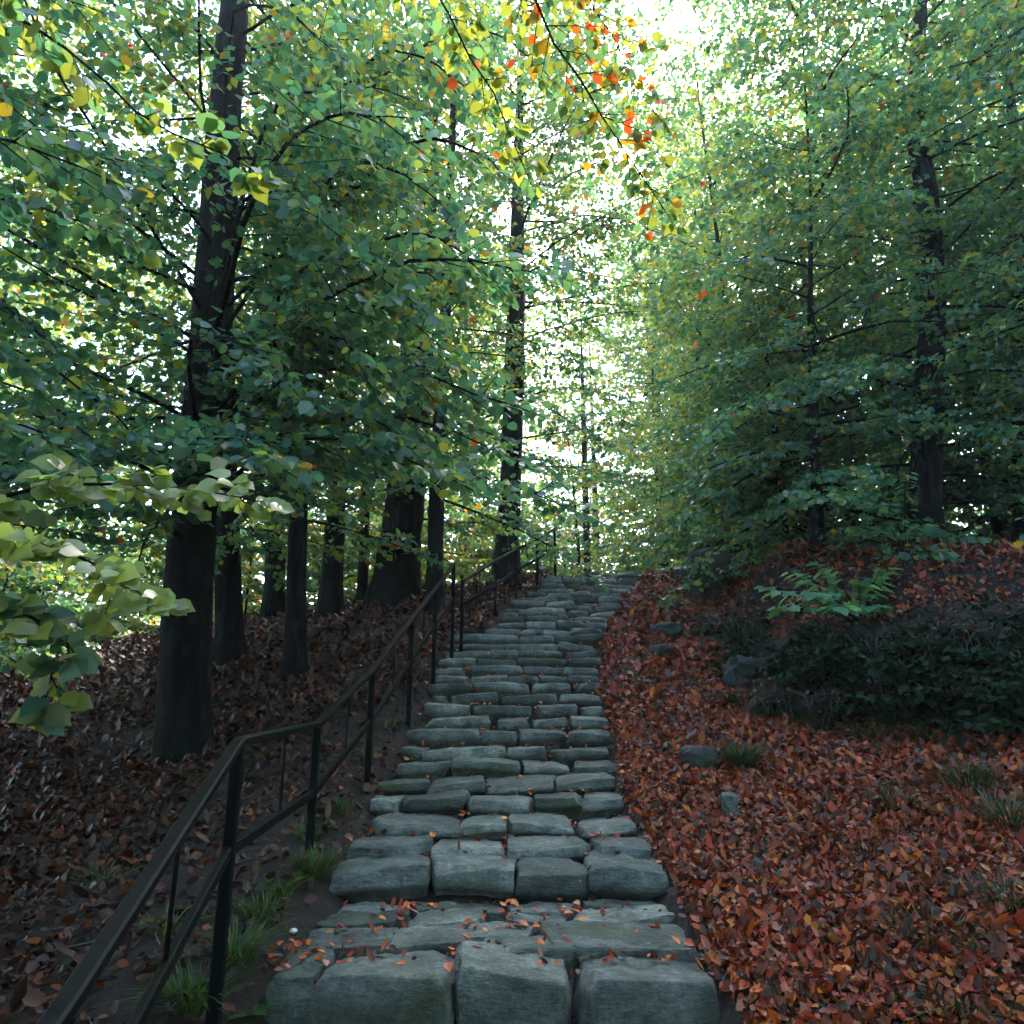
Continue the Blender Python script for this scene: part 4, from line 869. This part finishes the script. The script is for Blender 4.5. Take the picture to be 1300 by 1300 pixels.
def leaf_pool(cols):
    out = []
    for c in cols:
        for tpl, asp in ((TF, 1.0), (MAPLE, .9)):
            V, T, C2 = leaf_geo(tpl, np.array([[-.5, 0, 0]]), np.array([[1., 0, 0]]), np.array([[0, 0, 1.]]), np.ones(1), c[None], curl=np.array([rl.normal(.1, .5)]), fold=.35, aspect=np.array([asp])); out.append(mesh_np('fallen_leaf', V, T, M_LITTER, C2))
    return out
pools = leaf_pool(REDS * 1.25)
HUE = ['red', 'orange', 'dark red', 'pinkish brown', 'dark brown', 'blackish brown', 'golden orange', 'pale tan', 'russet', 'grey']
def single(p, a, n_, s, me, label, group):
    a = Vector(a).normalized(); n_ = Vector(n_); n_ = (n_ - a * n_.dot(a)).normalized(); b_ = n_.cross(a)
    o = mobj('fallen_leaf', me); o.matrix_world = Matrix.Translation(Vector(p)) @ Matrix((a, b_, n_)).transposed().to_4x4() @ Matrix.Scale(float(s), 4)
    tag(o, label, 'fallen leaf', group)
# loose leaves lying on the stones, mostly at the joints
bright = [0, 2, 12, 13, 0, 1, 2, 4, 5]
cnt = 0; order = np.arange(len(STEP_TOPS))
for q in range(400):
    if cnt >= 170: break
    j = int(len(STEP_TOPS) * rl.random() ** 1.7); j = min(j, len(STEP_TOPS) - 1)
    if rl.random() < .25: j = len(STEP_TOPS) - 1 - int(rl.random() * 14)
    x0, x1, y0, y1, tp = STEP_TOPS[j]; y1 = max(y1, y0 + .15); x = rl.choice([x0, x1]) + rl.normal(0, .035) if rl.random() < .6 else rl.uniform(x0, x1); y = y1 - abs(rl.normal(0, .06)) - .05 if rl.random() < .6 else rl.uniform(y0 + .06, y1 - .05)
    a = rl.uniform(0, 6.28); cnt += 1
    single((x, y, tp + .012), (math.cos(a), math.sin(a), rl.normal() * .15), rl.normal(0, .25, 3) + (0, 0, 1), .05 * rl.uniform(.7, 1.3), pools[(jj := int(rl.choice(bright)))], f'{HUE[jj // 2]} fallen leaf lying on the grey stone stairs', 'fallen leaves on the stone stairs')
sel = np.argsort(-np.where((px > 850) & (px < 1300) & (py < 1300) & (py > 900), S / np.maximum(d, .3), 0))[:125]
for j in sel:
    single(P[j] + (0, 0, .012), A[j], N[j], S[j], pools[(jj := int(rl.integers(len(pools))))], f'curled {HUE[jj // 2]} fallen leaf on the slope right of the landing', 'fallen leaves right of the landing')
m = np.ones(len(P), bool); m[sel] = False; P, A, N, S, C, d = P[m], A[m], N[m], S[m], C[m], d[m]
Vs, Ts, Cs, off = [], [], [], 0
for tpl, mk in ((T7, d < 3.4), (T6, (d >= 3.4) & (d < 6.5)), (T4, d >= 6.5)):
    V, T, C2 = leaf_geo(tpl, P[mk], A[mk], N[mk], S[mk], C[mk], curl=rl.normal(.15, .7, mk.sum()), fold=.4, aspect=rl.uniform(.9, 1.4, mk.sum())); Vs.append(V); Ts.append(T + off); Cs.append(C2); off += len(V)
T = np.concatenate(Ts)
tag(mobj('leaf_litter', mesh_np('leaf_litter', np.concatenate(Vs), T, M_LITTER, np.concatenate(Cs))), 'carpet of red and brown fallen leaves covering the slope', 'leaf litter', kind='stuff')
# twigs lying in the litter
nt_ = 520; tx = np.concatenate([rl.uniform(1.1, 4.5, nt_ // 2), rl.uniform(-7, -1.3, nt_ // 2)]); ty = rl.uniform(2.2, 11, nt_); an = rl.uniform(0, 6.28, nt_); L_ = rl.uniform(.08, .42, nt_); W = Wood()
for x, y, a_, l_ in zip(tx, ty, an, L_):
    t = np.linspace(-.5, .5, 4); qx = x + np.cos(a_) * l_ * t + rl.normal(0, .012, 4); qy = y + np.sin(a_) * l_ * t + rl.normal(0, .012, 4)
    V, Q = tube(np.stack([qx, qy, ground(qx, qy) + .022], -1), np.linspace(.005, .0025, 4), 4); W.add(V, Q)
tag(mobj('twig_litter', W.mesh('twig_litter', M_WOOD)), 'thin dead twigs scattered through the fallen leaves', 'twig litter', kind='stuff')
print('LEAVES', sum(n for _, n in ALL_TREES), 'crown tris', NTRI[0], 'litter', len(P), 'tris', len(T))

bm_ = bpy.data.meshes.new('haze'); x0, x1, y0, y1, z0, z1 = -95, 95, -45, 125, -9, 27
bm_.from_pydata([(x0, y0, z0), (x1, y0, z0), (x1, y1, z0), (x0, y1, z0), (x0, y0, z1), (x1, y0, z1), (x1, y1, z1), (x0, y1, z1)], [], [(3, 2, 1, 0), (4, 5, 6, 7), (0, 1, 5, 4), (1, 2, 6, 5), (2, 3, 7, 6), (3, 0, 4, 7)])
mh = bpy.data.materials.new('haze'); mh.use_nodes = True; mh.node_tree.nodes.clear()
oh = mh.node_tree.nodes.new('ShaderNodeOutputMaterial'); vh = mh.node_tree.nodes.new('ShaderNodeVolumePrincipled')
vh.inputs['Color'].default_value = (.86, .93, .95, 1); vh.inputs['Density'].default_value = HAZE; vh.inputs['Anisotropy'].default_value = .35
mh.node_tree.links.new(vh.outputs[0], oh.inputs['Volume']); bm_.materials.append(mh)
tag(mobj('haze', bm_), 'thin pale woodland haze filling the air', kind='stuff')
